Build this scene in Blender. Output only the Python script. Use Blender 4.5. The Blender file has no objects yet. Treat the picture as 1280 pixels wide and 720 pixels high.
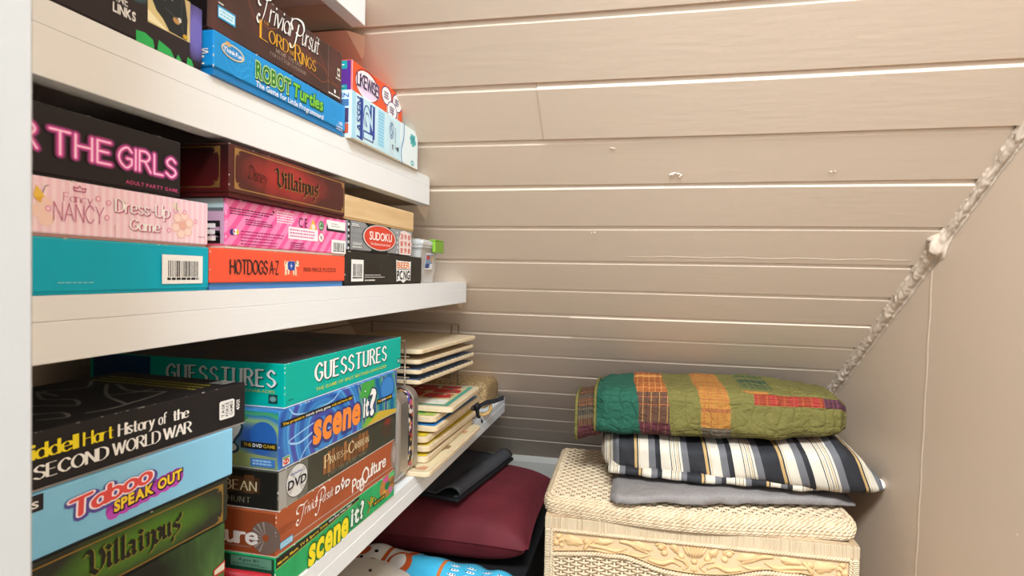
import bpy, bmesh, math, random, mathutils
from mathutils.geometry import delaunay_2d_cdt
from mathutils import Vector, Matrix
R_ = random.Random(7)
S = bpy.context.scene
C = S.collection
# ------------------------------------------------------------------ camera, light, exposure
# metres; the camera stands at the origin, the floor lies 0.86 below it, +Y runs into the closet
FLOOR = -0.86
F_ = Vector((-0.21467323, 0.97638982, -0.02404832)); RT = Vector((0.97635881, 0.21517347, 0.02058747)); UP = Vector((-0.02527596, 0.01906021, 0.99949879))
cam = bpy.data.cameras.new('camera'); co = bpy.data.objects.new('camera', cam); C.objects.link(co)
cam.sensor_width = 36; cam.lens = 36*740.5/1280; cam.clip_start = 0.01
co.matrix_world = Matrix(((RT.x, UP.x, -F_.x, 0), (RT.y, UP.y, -F_.y, 0), (RT.z, UP.z, -F_.z, 0), (0, 0, 0, 1)))
cam.dof.use_dof = True; cam.dof.focus_distance = .95; cam.dof.aperture_fstop = 16
S.camera = co
W = bpy.data.worlds.new('world'); S.world = W; W.use_nodes = True
W.node_tree.nodes['Background'].inputs[0].default_value = (0.81, 0.92, 1.0, 1)
W.node_tree.nodes['Background'].inputs[1].default_value = .52
def area(name, loc, target, sx, sy, power, col):
    l = bpy.data.lights.new(name, 'AREA'); l.shape = 'RECTANGLE'; l.size = sx; l.size_y = sy; l.energy = power; l.color = col
    o = bpy.data.objects.new(name, l); C.objects.link(o); o.location = loc
    o.rotation_euler = (Vector(target)-Vector(loc)).to_track_quat('-Z', 'Y').to_euler()
    return o
area('ceiling_bounce_light', (0.0, -0.60, 1.30), (-0.12, 0.75, 0.35), 0.9, 0.6, 184, (0.80, 0.91, 0.99))  # added area light standing in for flash bounced off the room ceiling
area('window_daylight', (0.45, -1.6, 0.6), (-0.2, 0.8, 0.1), 1.1, 1.3, 26, (0.79, 0.92, 1.0))
S.view_settings.view_transform = 'Standard'; S.view_settings.look = 'None'
S.view_settings.exposure = 0.0; S.view_settings.gamma = 1.0; S.view_settings.use_curve_mapping = False

# ------------------------------------------------------------------ materials
def lin(h):
    h = h.lstrip('#'); o = []
    for i in (0, 2, 4):
        c = int(h[i:i+2], 16)/255; o.append(c/12.92 if c <= .04045 else ((c+.055)/1.055)**2.4)
    return (*o, 1)
_m = {}
def M(h, rough=.45, metal=0, key=''):
    k = (h, rough, metal)
    if k not in _m:
        m = bpy.data.materials.new('mat_'+h.strip('#')); m.use_nodes = True; b = m.node_tree.nodes['Principled BSDF']
        b.inputs['Base Color'].default_value = lin(h); b.inputs['Roughness'].default_value = rough; b.inputs['Metallic'].default_value = metal; b.inputs['Specular IOR Level'].default_value = .5 if metal else .28
        _m[k] = m
    return _m[k]
class NT:
    def __init__(s, name, rough=.5):
        s.m = bpy.data.materials.new(name); s.m.use_nodes = True; s.t = s.m.node_tree; s.b = s.t.nodes['Principled BSDF']; s.b.inputs['Roughness'].default_value = rough; s.b.inputs['Specular IOR Level'].default_value = .3
    def n(s, t, **kw):
        n = s.t.nodes.new(t)
        for k, v in kw.items():
            if k.startswith('i_'):
                n.inputs[int(k[2:]) if k[2:].isdigit() else k[2:]].default_value = v
            else: setattr(n, k, v)
        return n
    def l(s, a, b): s.t.links.new(a, b)
    def obj(s): return s.n('ShaderNodeTexCoord').outputs['Object']
    def uv(s): return s.n('ShaderNodeTexCoord').outputs['UV']
    def math(s, op, a, b=None):
        n = s.n('ShaderNodeMath', operation=op)
        for i, x in enumerate((a, b)):
            if x is None: continue
            if isinstance(x, (int, float)): n.inputs[i].default_value = x
            else: s.l(x, n.inputs[i])
        return n.outputs[0]
    def mix(s, f, a, b):
        n = s.n('ShaderNodeMix', data_type='RGBA')
        for i, x in ((0, f), (6, a), (7, b)):
            if isinstance(x, str): n.inputs[i].default_value = lin(x)
            elif isinstance(x, (int, float)): n.inputs[i].default_value = x
            else: s.l(x, n.inputs[i])
        return n.outputs[2]
    def dot(s, v, d):
        n = s.n('ShaderNodeVectorMath', operation='DOT_PRODUCT'); s.l(v, n.inputs[0]); n.inputs[1].default_value = d; return n.outputs['Value']
    def noise(s, v, scale, detail=3, dist=0, stretch=None):
        if stretch:
            mp = s.n('ShaderNodeMapping'); mp.inputs['Scale'].default_value = stretch; s.l(v, mp.inputs[0]); v = mp.outputs[0]
        n = s.n('ShaderNodeTexNoise'); n.inputs['Scale'].default_value = scale; n.inputs['Detail'].default_value = detail; n.inputs['Distortion'].default_value = dist
        s.l(v, n.inputs['Vector']); return n.outputs['Fac']
    def ramp(s, f, stops, const=False):
        n = s.n('ShaderNodeValToRGB'); r = n.color_ramp; r.interpolation = 'CONSTANT' if const else 'LINEAR'
        while len(r.elements) < len(stops): r.elements.new(.5)
        for e, (p, c) in zip(r.elements, stops): e.position = p; e.color = lin(c)
        s.l(f, n.inputs[0]); return n.outputs[0]
    def col(s, c): s.l(c, s.b.inputs['Base Color'])
    def bump(s, h, strength=.3, dist=.002):
        n = s.n('ShaderNodeBump'); n.inputs['Strength'].default_value = strength; n.inputs['Distance'].default_value = dist
        s.l(h, n.inputs['Height']); s.l(n.outputs[0], s.b.inputs['Normal'])
def paint(name, h, rough, brush=(6, 60, 60), st=.25, d=.0012):
    t = NT(name, rough); o = t.obj(); t.b.inputs['Base Color'].default_value = lin(h)
    a = t.noise(o, 8, 4, 0, brush); b = t.noise(o, 70, 2)
    t.bump(t.math('ADD', a, t.math('MULTIPLY', b, .35)), st, d); return t.m
def stripes(name, c1, c2, period, d, duty=.5, rough=.4, soft=None):
    t = NT(name, rough); f = t.math('FRACT', t.math('MULTIPLY', t.dot(t.obj(), d), 1/period)); t.col(t.mix(t.math('GREATER_THAN', f, duty), c1, c2)); return t.m
def glow(name, cc, ce, a, b, cx=0, cz=0, rough=.4):
    t = NT(name, rough); o = t.obj(); sp = t.n('ShaderNodeSeparateXYZ'); t.l(o, sp.inputs[0])
    x = t.math('MULTIPLY', t.math('SUBTRACT', sp.outputs[0], cx), 1/a); z = t.math('MULTIPLY', t.math('SUBTRACT', sp.outputs[2], cz), 1/b)
    r = t.math('SQRT', t.math('ADD', t.math('MULTIPLY', x, x), t.math('MULTIPLY', z, z)))
    r = t.math('ADD', r, t.math('MULTIPLY', t.math('SUBTRACT', t.noise(o, 40, 3), .5), .5)); t.col(t.ramp(r, [(0, cc), (.35, cc), (1, ce)])); return t.m
def mottle(name, stops, scale, dist=0, detail=4, rough=.4, stretch=None):
    t = NT(name, rough); t.col(t.ramp(t.noise(t.obj(), scale, detail, dist, stretch), stops)); return t.m
WALLP = '#dfc8b2'
m_ceil = paint('ceiling_paint', WALLP, .5, (2.5, 16, 16), .2, .0010)
m_wall = paint('wall_paint', '#c6ad95', .42, (9, 9, 9), .2, .001)
m_base = paint('grey_paint', '#b0a89d', .5, (2, 20, 20))
m_shelf = paint('shelf_paint', '#e8e8e7', .4, (30, 1.2, 30), .2, .0008)
m_jamb = paint('jamb_paint', '#b1b1b0', .45, (20, 20, 2), .1, .0005)

# ------------------------------------------------------------------ mesh building
class MB:
    def __init__(s): s.v = []; s.f = []; s.mi = []; s.sm = []; s.mats = []; s.uv = None; s.blocks = []
    def mid(s, m):
        if m not in s.mats: s.mats.append(m)
        return s.mats.index(m)
    def add(s, vs, fs, m, smooth=False):
        n = len(s.v); s.v += [tuple(p) for p in vs]; k = s.mid(m)
        for f in fs: s.f.append([i+n for i in f]); s.mi.append(k); s.sm.append(smooth)
    def box(s, a, b, m, bev=0, seg=2, smooth=False):
        if bev <= 0:
            x0, y0, z0 = a; x1, y1, z1 = b
            s.add([(x0,y0,z0),(x1,y0,z0),(x1,y1,z0),(x0,y1,z0),(x0,y0,z1),(x1,y0,z1),(x1,y1,z1),(x0,y1,z1)],
                  [(0,3,2,1),(4,5,6,7),(0,1,5,4),(1,2,6,5),(2,3,7,6),(3,0,4,7)], m); return
        bm = bmesh.new(); bmesh.ops.create_cube(bm, size=1)
        for v in bm.verts: v.co = Vector([a[i]+(v.co[i]+.5)*(b[i]-a[i]) for i in range(3)])
        bmesh.ops.bevel(bm, geom=bm.edges[:], offset=bev, segments=seg, profile=.5, affect='EDGES')
        s.bm(bm, m, smooth)
    def bm(s, bm, m, smooth=False):
        bm.verts.index_update(); s.add([v.co[:] for v in bm.verts], [[v.index for v in f.verts] for f in bm.faces], m, smooth); bm.free()
    def tube(s, pts, r, m, seg=8, closed=False, cap=True, smooth=True):
        pts = [Vector(p) for p in pts]; n = len(pts); rr = r if isinstance(r, (list, tuple)) else [r]*n
        vs = []; up = None
        for i, p in enumerate(pts):
            a = pts[i-1] if (i > 0 or closed) else p; b = pts[(i+1) % n] if (i < n-1 or closed) else p
            t = (b-a).normalized() if (b-a).length > 1e-9 else Vector((0, 0, 1))
            if up is None: up = Vector((0, 0, 1)) if abs(t.z) < .9 else Vector((1, 0, 0))
            x = t.cross(up)
            if x.length < 1e-6: x = t.orthogonal()
            x.normalize(); up = x.cross(t).normalized()
            for k in range(seg):
                q = 2*math.pi*k/seg; vs.append(p+(x*math.cos(q)+up*math.sin(q))*rr[i])
        fs = []
        for i in range(n if closed else n-1):
            j = (i+1) % n
            for k in range(seg): fs.append((i*seg+k, j*seg+k, j*seg+(k+1) % seg, i*seg+(k+1) % seg))
        if cap and not closed: fs += [tuple(range(seg)), tuple((n-1)*seg+k for k in reversed(range(seg)))]
        s.add(vs, fs, m, smooth)
    def prism(s, pts, axis, a, b, m, smooth=False):
        """2D polygon extruded along axis: 'x' pts=(y,z), 'y' pts=(x,z), 'z' pts=(x,y)"""
        def P(p, t): return {'x': (t, p[0], p[1]), 'y': (p[0], t, p[1]), 'z': (p[0], p[1], t)}[axis]
        n = len(pts); vs = [P(p, a) for p in pts]+[P(p, b) for p in pts]
        fs = [tuple(range(n))[::-1], tuple(range(n, 2*n))]+[(i, (i+1) % n, n+(i+1) % n, n+i) for i in range(n)]
        s.add(vs, fs, m, smooth)
    def sphere(s, c, r, m, nu=12, nv=8, sq=None):
        vs = []; fs = []
        for i in range(nv+1):
            th = math.pi*i/nv
            for j in range(nu):
                ph = 2*math.pi*j/nu; vs.append((c[0]+r[0]*math.sin(th)*math.cos(ph), c[1]+r[1]*math.sin(th)*math.sin(ph), c[2]+r[2]*math.cos(th)))
        for i in range(nv):
            for j in range(nu): fs.append((i*nu+j, (i+1)*nu+j, (i+1)*nu+(j+1) % nu, i*nu+(j+1) % nu))
        s.add(vs, fs, m, True)
    def build(s, name, parent=None, recalc=True, loc=None):
        me = bpy.data.meshes.new(name); me.from_pydata(s.v, [], s.f)
        for m in s.mats: me.materials.append(m)
        me.polygons.foreach_set('material_index', s.mi); me.polygons.foreach_set('use_smooth', s.sm)
        if s.uv:
            u = me.uv_layers.new(name='UVMap')
            for lp in me.loops: u.data[lp.index].uv = s.uv[lp.vertex_index]
        if recalc:
            bm = bmesh.new(); bm.from_mesh(me); bmesh.ops.recalc_face_normals(bm, faces=bm.faces[:]); bm.to_mesh(me); bm.free()
        me.update(); o = bpy.data.objects.new(name, me); C.objects.link(o)
        if parent: o.parent = parent
        if loc: o.location = loc
        return o
def tag(o, label, cat, group=None, kind=None):
    o['label'] = label; o['category'] = cat
    if group: o['group'] = group
    if kind: o['kind'] = kind
    return o
def thing(name, label, cat, loc, rz=0, group=None):
    o = bpy.data.objects.new(name, None); C.objects.link(o); o.location = loc; o.rotation_euler = (0, 0, rz); o.empty_display_size = .02
    return tag(o, label, cat, group)
def struct(o): o['kind'] = 'structure'; return o

# ------------------------------------------------------------------ setting
TH = math.radians(38); TA = .911; SL = math.tan(TH)
def zc(y): return TA-SL*y
WX, WK = .561, .0835           # right wall: x = WX - WK*y
def wx(y): return WX-WK*y
YK = 1.9596                    # where the slope meets the low back wall
b = MB(); b.box((-.95, -1.9, FLOOR-.05), (1.6, 2.1, FLOOR), mottle('floor_wood', [(0, '#85796b'), (1, '#9c9082')], 6, stretch=(1, 8, 1))); struct(b.build('floor'))
# sloped plank ceiling: t runs down the slope, h is out of the surface (towards the room)
tl = [-.75+.0985*i for i in range(17)]+[.9495-.0985*0]
tl = [.9495-.0985*k for k in range(16, 0, -1)]+[.9495, 1.0474, 1.1464, 1.2415, 1.3408, 1.4373, 1.5302, 1.6209, 1.7050, 1.7990, 1.8940, 1.9930, 2.0830, 2.1680, 2.2450, 2.3313, 2.4868]
XL, XR = -.72, .66
def cp(x, t, h): return (x, t*math.cos(TH)+h*-math.sin(TH), TA-t*math.sin(TH)-h*math.cos(TH))
b = MB(); rr = random.Random(3)
for i in range(len(tl)-1):
    t0, t1 = tl[i], tl[i+1]; g = .0050; segs = [(XL, XR)]
    if abs(t0-1.0474) < .002: segs = [(XL, -.15265), (-.1523, XR)]
    if abs(t0-1.6209) < .002: segs = [(XL, -.1520), (-.1517, XR)]
    for k, (xa, xb) in enumerate(segs):
        h = rr.uniform(-.0006, .0006)+(.0009 if k else 0); n = 14
        prof = [(t0, -.006), (t0+g*1.25, h-.0004), (t0+g*1.25+.0012, h+.0004), (t1-g*.55-.0012, h+.0004), (t1-g*.55, h-.0004), (t1, -.006)]
        vs = []; fs = []; ph = rr.uniform(0, 9)
        for j in range(n+1):
            x = xa+(xb-xa)*j/n; wv = .0009*math.sin(x*7+ph)
            for q, (t, hh) in enumerate(prof): vs.append(cp(x, t+(wv if 0 < q < 5 else 0), hh))
        for j in range(n):
            for q in range(5): fs.append((j*6+q, (j+1)*6+q, (j+1)*6+q+1, j*6+q+1))
        b.add(vs, fs, m_ceil)
        if len(segs) > 1:
            for j in ((n,) if k == 0 else (0,)):
                b.add([cp(xa if k else xb, t, hh) for t, hh in prof], [tuple(range(6))], m_ceil)
# backing so that no light leaks through
b.add([cp(XL, tl[0], -.007), cp(XR, tl[0], -.007), cp(XR, tl[-1], -.007), cp(XL, tl[-1], -.007)], [(0, 1, 2, 3)], m_ceil)
def blemish(x, y, w, hh, rot, n=6):
    t = y/math.cos(TH)
    for k in range(n):
        a = rr.uniform(-1, 1)*w; bb = rr.uniform(-.3, .3)*w; c, s_ = math.cos(rot), math.sin(rot); r = w*rr.uniform(.12, .3)
        vs = []; N = 7; xx, tt = x+a*c-bb*s_, t+a*s_+bb*c
        for q in range(N): vs.append(cp(xx+r*1.7*math.cos(q*6.283/N)*c, tt+r*math.sin(q*6.283/N), .0003))
        vs.append(cp(xx+rr.uniform(-.3, .3)*r, tt, hh))
        b.add(vs, [(q, (q+1) % N, N) for q in range(N)], m_ceil)
blemish(.047, .961, .009, .0022, .25, 8); blemish(-.05, .917, .004, .0014, 0, 4); blemish(-.087, 1.067, .005, .002, -.4, 5); blemish(.27, .961, .006, .0012, 0, 3)
b.tube([cp(-.03+.47*k/30, 1.4195+.0012*math.sin(k*.9)+.0007*math.sin(k*2.3), .0002) for k in range(31)], .0007, m_ceil, 6)
for k in range(26): blemish(rr.uniform(-.3, .42), rr.uniform(.5, 1.5), rr.uniform(.001, .0025), .001, 0, 1)
struct(b.build('ceiling'))
# walls
b = MB(); y0 = -.35; yv = YK+.02
b.add([(wx(y0), y0, FLOOR), (wx(yv), yv, FLOOR), (wx(yv), yv, zc(yv)-.03), (wx(y0), y0, zc(y0)+.02), (wx(y0)+.06, y0, FLOOR), (wx(yv)+.06, yv, FLOOR), (wx(yv)+.06, yv, zc(yv)-.03), (wx(y0)+.06, y0, zc(y0)+.02)],
      [(0, 1, 2, 3), (4, 5, 6, 7), (0, 3, 7, 4), (1, 5, 6, 2), (0, 4, 5, 1), (3, 2, 6, 7)], m_wall)
# upright panel joint, a soft ridge in the paint
ys = 1.110; sec = [(-.0040, 0), (-.0016, .0006), (.0006, .0009), (.0035, 0)]; vs = []; fs = []
for j in range(31):
    z = .02-j*.026; o = .0012*math.sin(j*1.7)+.00075*j
    vs += [(wx(ys+d+o)-h, ys+d+o, z) for d, h in sec]
for j in range(30):
    for q in range(3): fs.append((j*4+q, j*4+q+1, j*4+5+q, j*4+4+q))
b.add(vs, fs, m_wall, True)
for k in range(60):
    y = rr.uniform(.6, 1.6); z = rr.uniform(-.6, min(.2, zc(y)-.05)); b.sphere((wx(y), y, z), (.0006, rr.uniform(.0007, .0014), rr.uniform(.0007, .0014)), m_wall, 6, 4)
struct(b.build('wall_right'))
b = MB(); b.prism([(.10, FLOOR), (yv, FLOOR), (yv, zc(yv)), (.10, zc(.10))], 'x', -.76, -.70, m_ceil); struct(b.build('wall_left'))
b = MB(); b.box((-.70, YK, FLOOR), (.5, YK+.05, zc(YK)), m_base); struct(b.build('wall_back'))
b = MB(); b.prism([(YK-.022, -.70), (YK+.0, -.70), (YK, zc(YK)-.002), (YK-.014, zc(YK-.014)-.001), (YK-.022, -.6285)], 'x', -.70, wx(YK), m_base)
b.box((-.70, YK-.016, FLOOR), (wx(YK), YK, -.704), m_base); struct(b.build('baseboard_back'))
# closet opening: the end of the wall beside the camera, with its casing
b = MB(); b.box((-.96, .066, FLOOR), (-.206, .150, 1.0), m_jamb)
b.box((-.206, .060, FLOOR), (-.200, .160, 1.0), m_jamb, .001); struct(b.build('door_1'))
def nzc(v): return mathutils.noise.noise(Vector((v, 3.1, 7.7)))
# rough caulk bead in the corner between slope and right wall
b = MB(); N = 430; K = 11; vs = []; fs = []; rc = random.Random(5)
for i in range(N+1):
    y = .55+(1.62-.55)*i/N; f = max(0, 1-abs(y-1.075)/.022); wd = .0125+.0045*(y > 1.07)+.010*f+.0018*nzc(y*55)
    for k in range(K):
        q = k/(K-1)*math.pi/2; bulge = (.55+.45*math.sin(2*q)**.7)
        n1 = rc.uniform(.93, 1.03)+.09*mathutils.noise.noise(Vector((y*130, k*1.1, 2))) if 0 < k < K-1 else 1+rc.uniform(-.03, .06)
        d = wd*n1*(bulge if 0 < k < K-1 else 1)
        # directions: along the ceiling (towards -x) and down the wall
        a = d*math.cos(q); c = d*math.sin(q)
        px = wx(y)-a-.0006; vs.append((px, y+rc.uniform(-.0015, .0015), zc(y)-c*1.15-.0012*(k > 0)))
for i in range(N):
    for k in range(K-1): fs.append((i*K+k, (i+1)*K+k, (i+1)*K+k+1, i*K+k+1))
b.add(vs, fs, paint('caulk_paint', '#cdb59f', .5, (90, 90, 90), .25, .002), True); struct(b.build('trim_1', recalc=False))

# ------------------------------------------------------------------ shelves
SX = -.36
def shelf(label, zt, th, yend, board=.016, cleat=True):
    o = thing('wall_shelf', label, 'shelf', (-.53, (.165+yend)/2, zt-th), 0, 'white shelves on the left wall'); L = (-o.location)
    y0 = .165; xb = -.70
    b = MB(); ye = min(yend-.001, (TA-zt)/SL-.002)
    b.prism([(y0, zt-board), (yend+.0, zt-board), (yend, zt-.0005), (yend-.001, zt), (y0, zt)], 'x', xb, SX, m_shelf)
    b.build('board', o, loc=L)
    b = MB(); b.box((SX-.018, y0, zt-th), (SX+.0006, yend-.0004, zt-board-.0003), m_shelf, .0007); b.build('front_fascia', o, loc=L)
    if cleat:
        # three-sided strip along the slope under the board, its end mitred
        zb = zt-th; ys_ = (TA-zb)/SL; ins = SX-.016; vs = []
        for x, dx in ((xb, 0), (ins, 1)):
            vs += [(x-dx*.019, ys_-.028, zb+.004), (x, ys_-.001, zb+.004), (x-dx*.020, ys_+.0215, zb-.0185)]
        b = MB(); b.add(vs, [(0, 1, 4, 3), (1, 2, 5, 4), (2, 0, 3, 5), (0, 2, 1), (3, 4, 5)], m_ceil)
        b.sphere((SX-.075, ys_+.0, zb-.010), (.0013, .0012, .0013), M('#2a2220'), 6, 4); b.build('support_cleat', o, loc=L)
        b = MB(); b.box((xb, y0, zt-th), (xb+.018, yend-.03, zt-board), m_shelf, .001); b.build('wall_batten', o, loc=L)
    return o
ZA, ZB, ZC_ = .162, -.0195, -.339
shelf('white wall shelf uppermost in view, only its front lip corner and underside showing', .366, .049, .716)
shelf('white wall shelf carrying the blue and orange game boxes, second from the top', ZA, .048, .963)
shelf('white wall shelf at eye level carrying the teal, red and pink boxes', ZB, .0425, 1.191)
shelf('lowest white wall shelf, carrying the tall game stacks, metal tin and wooden puzzles', ZC_, .039, 1.575)

# ------------------------------------------------------------------ lettering
_g = {}
def glyph(ch, off=0.0):
    k = (ch, off)
    if k not in _g:
        cu = bpy.data.curves.new('glyph', 'FONT'); cu.body = ch; cu.offset = off; cu.resolution_u = 3; cu.fill_mode = 'FRONT'
        ob = bpy.data.objects.new('glyph', cu); C.objects.link(ob)
        me = bpy.data.meshes.new_from_object(ob.evaluated_get(bpy.context.evaluated_depsgraph_get()))
        _g[k] = ([(v.co.x, v.co.y) for v in me.vertices], [tuple(p.vertices) for p in me.polygons])
        bpy.data.objects.remove(ob); bpy.data.curves.remove(cu); bpy.data.meshes.remove(me)
    return _g[k]
def lay(s, bold=0, gap=.07, space=.30, outline=0):
    """-> list of (verts, faces) with capital height 1, and total width"""
    x = 0; out = []
    for ch in s:
        if ch == ' ': x += space; continue
        v, f = glyph(ch, bold)
        if not v: x += space; continue
        x0 = min(p[0] for p in v); x1 = max(p[0] for p in v)
        w = v
        if outline: v2, f2 = glyph(ch, bold+outline); out.append(([(p[0]-x0+x, p[1]) for p in v2], f2))
        else: out.append(([(p[0]-x0+x, p[1]) for p in v], f))
        x += x1-x0+gap
    return out, x-gap
CAP = .73
# stroke alphabet: L = straight strokes, C = smooth curves; baseline 0, capitals 1, x-height .65
SK = {
'A': 'L0,0 .34,1 .68,0;L.13,.36 .55,.36', 'B': 'L0,0 0,1;C0,1 .33,1 .5,.77 .33,.54 0,.54;C0,.54 .38,.54 .58,.27 .38,0 0,0', 'C': 'C.64,.78 .4,1 .1,.8 0,.5 .1,.2 .4,0 .64,.22',
'D': 'L0,0 0,1;C0,1 .3,1 .58,.8 .64,.5 .58,.2 .3,0 0,0', 'E': 'L0,0 0,1;L0,1 .5,1;L0,.53 .42,.53;L0,0 .52,0', 'F': 'L0,0 0,1;L0,1 .5,1;L0,.53 .4,.53',
'G': 'C.64,.8 .4,1 .1,.8 0,.5 .1,.2 .38,0 .64,.2;L.64,.2 .64,.46;L.64,.46 .4,.46', 'H': 'L0,0 0,1;L.6,0 .6,1;L0,.53 .6,.53', 'I': 'L0,0 0,1', 'J': 'L.4,1 .4,.25;C.4,.28 .36,.06 .2,0 .04,.06 0,.22',
'K': 'L0,0 0,1;L.58,1 0,.42;L.2,.6 .62,0', 'L': 'L0,1 0,0;L0,0 .48,0', 'M': 'L0,0 .06,1;L.06,1 .4,.12;L.4,.12 .74,1;L.74,1 .8,0', 'N': 'L0,0 0,1;L0,1 .6,0;L.6,0 .6,1',
'O': 'C.36,1 .1,.82 0,.5 .1,.18 .36,0 .62,.18 .72,.5 .62,.82 .36,1', 'P': 'L0,0 0,1;C0,1 .36,1 .54,.76 .36,.5 0,.5', 'Q': 'C.36,1 .1,.82 0,.5 .1,.18 .36,0 .62,.18 .72,.5 .62,.82 .36,1;L.45,.25 .75,-.08',
'R': 'L0,0 0,1;C0,1 .36,1 .54,.76 .36,.52 0,.52;L.28,.52 .6,0', 'S': 'C.54,.82 .3,1 .05,.8 .12,.6 .3,.51 .5,.4 .56,.2 .3,0 0,.18', 'T': 'L.33,0 .33,1;L0,1 .66,1',
'U': 'L0,1 0,.28;C0,.32 .06,.08 .3,0 .54,.08 .6,.32;L.6,.28 .6,1', 'V': 'L0,1 .33,0;L.33,0 .66,1', 'W': 'L0,1 .25,0;L.25,0 .47,.95;L.47,.95 .7,0;L.7,0 .95,1', 'X': 'L0,1 .62,0;L0,0 .62,1', 'Y': 'L0,1 .32,.48;L.64,1 .32,.48;L.32,.48 .32,0', 'Z': 'L0,1 .58,1;L.58,1 0,0;L0,0 .6,0',
'a': 'L.45,.65 .45,0;C.45,.5 .25,.66 .04,.5 0,.33 .05,.12 .22,0 .45,.15', 'b': 'L0,1 0,0;C0,.5 .22,.66 .43,.5 .47,.33 .42,.12 .22,0 0,.15', 'c': 'C.42,.55 .24,.66 .04,.5 0,.33 .05,.12 .24,0 .43,.12',
'd': 'L.45,1 .45,0;C.45,.5 .25,.66 .04,.5 0,.33 .05,.12 .22,0 .45,.15', 'e': 'L0,.36 .45,.36;C.45,.36 .4,.6 .22,.66 .03,.52 0,.33 .05,.1 .24,0 .44,.14', 'f': 'C.42,.92 .3,1 .18,.9 .15,.7;L.15,.75 .15,0;L0,.62 .36,.62',
'g': 'C.45,.5 .25,.66 .04,.5 0,.33 .05,.12 .22,0 .45,.15;C.45,.65 .45,0 .42,-.2 .22,-.32 .02,-.22', 'h': 'L0,1 0,0;C0,.45 .2,.65 .38,.58 .42,.4;L.42,.42 .42,0', 'i': 'L0,.65 0,0;D0,.88', 'k': 'L0,1 0,0;L.4,.65 0,.24;L.14,.38 .42,0', 'l': 'L0,1 0,0',
'm': 'L0,.65 0,0;C0,.45 .16,.65 .3,.58 .34,.4;L.34,.42 .34,0;C.34,.45 .5,.65 .64,.58 .68,.4;L.68,.42 .68,0', 'n': 'L0,.65 0,0;C0,.45 .2,.65 .38,.58 .42,.4;L.42,.42 .42,0', 'o': 'C.24,.66 .05,.54 0,.33 .05,.12 .24,0 .43,.12 .48,.33 .43,.54 .24,.66',
'p': 'L0,.65 0,-.32;C0,.5 .22,.66 .43,.5 .47,.33 .42,.12 .22,0 0,.15', 'r': 'L0,.65 0,0;C0,.4 .1,.6 .3,.63', 's': 'C.36,.54 .2,.66 .03,.54 .1,.4 .28,.28 .38,.14 .2,0 0,.12', 't': 'L.16,.92 .16,.16;C.16,.2 .2,.02 .38,.06;L0,.62 .36,.62',
'u': 'L0,.65 0,.2;C0,.24 .06,.03 .22,0 .42,.2;L.42,.65 .42,0', 'v': 'L0,.65 .2,0;L.2,0 .42,.65', 'w': 'L0,.65 .16,0;L.16,0 .32,.6;L.32,.6 .48,0;L.48,0 .64,.65', 'y': 'L0,.65 .22,.04;C.45,.65 .22,.04 .1,-.25 -.06,-.3',
'0': 'C.28,1 .05,.8 0,.5 .05,.2 .28,0 .5,.2 .56,.5 .5,.8 .28,1', '1': 'L0,.8 .2,1;L.2,1 .2,0', '2': 'C0,.75 .1,.96 .3,1 .52,.85 .5,.62 .25,.3 0,0;L0,0 .56,0', '-': 'L0,.4 .3,.4', '!': 'L0,1 0,.3;D0,.04', '?': 'C0,.78 .1,.97 .3,1 .5,.82 .44,.62 .28,.5 .25,.3;D.25,.04', '.': 'D0,.04', '&': 'L.6,0 .1,.7;C.1,.7 .12,.98 .3,1 .42,.85 .3,.62 .06,.4 0,.2 .2,0 .42,.08 .6,.4',
}
BL = {  # broken-pen letters, x-height 1
'V': 'C-.35,1.38 -.2,1.62 .02,1.5 .1,1.2;L.1,1.25 .1,.3 .42,0;C.42,0 .72,.3 .78,.9 .62,1.4 .85,1.62', 'i': 'L-.06,.82 .06,1 .14,.86 .14,.16 .24,.02 .36,.14;D.12,1.32', 'l': 'L.0,1.42 .12,1.6 .14,1.45 .14,.16 .24,.02 .36,.14',
'a': 'L.06,.84 .2,1 .48,.86 .48,.16 .58,.02 .7,.14;L.48,.6 .14,.46 .06,.2 .2,.02 .48,.2', 'n': 'L-.06,.82 .06,1 .14,.86 .14,.06;L.14,.78 .38,1 .54,.84 .54,.1 .4,-.34 .2,-.42', 'o': 'L.3,1 .08,.82 .08,.18 .28,0 .52,.18 .52,.82 .3,1',
'u': 'L-.02,.84 .08,1 .12,.86 .12,.18 .26,.02 .5,.2;L.46,1 .52,.86 .52,.16 .62,.02 .72,.14', 's': 'L.52,.86 .3,1 .1,.84 .12,.62 .5,.42 .52,.18 .24,-.06;C.24,-.06 .02,-.2 .0,-.5;C.52,.86 .62,1.1 .6,1.3'}
SC = {  # flowing script capitals, drawn with a slanted pen
'T': 'C-.1,.55 -.32,.62 -.36,.85 -.1,1.0 .3,.92 .75,1.02;C.42,.95 .36,.55 .22,.1 -.05,-.12 -.28,.02 -.2,.2 -.06,.14', 'P': 'C.28,.9 .22,.4 .12,-.1 -.06,-.3 -.22,-.16;C-.1,.5 -.24,.8 .05,1.08 .5,1.1 .68,.8 .5,.48 .26,.42 .16,.5', 'D': 'C.1,.95 .08,.4 .06,.05;C-.25,.75 .0,1.05 .55,.9 .8,.45 .5,.05 .05,.02 -.12,.14', 'C': 'C.6,.8 .5,1 .15,.9 .0,.5 .12,.1 .4,0 .6,.15'}
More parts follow.
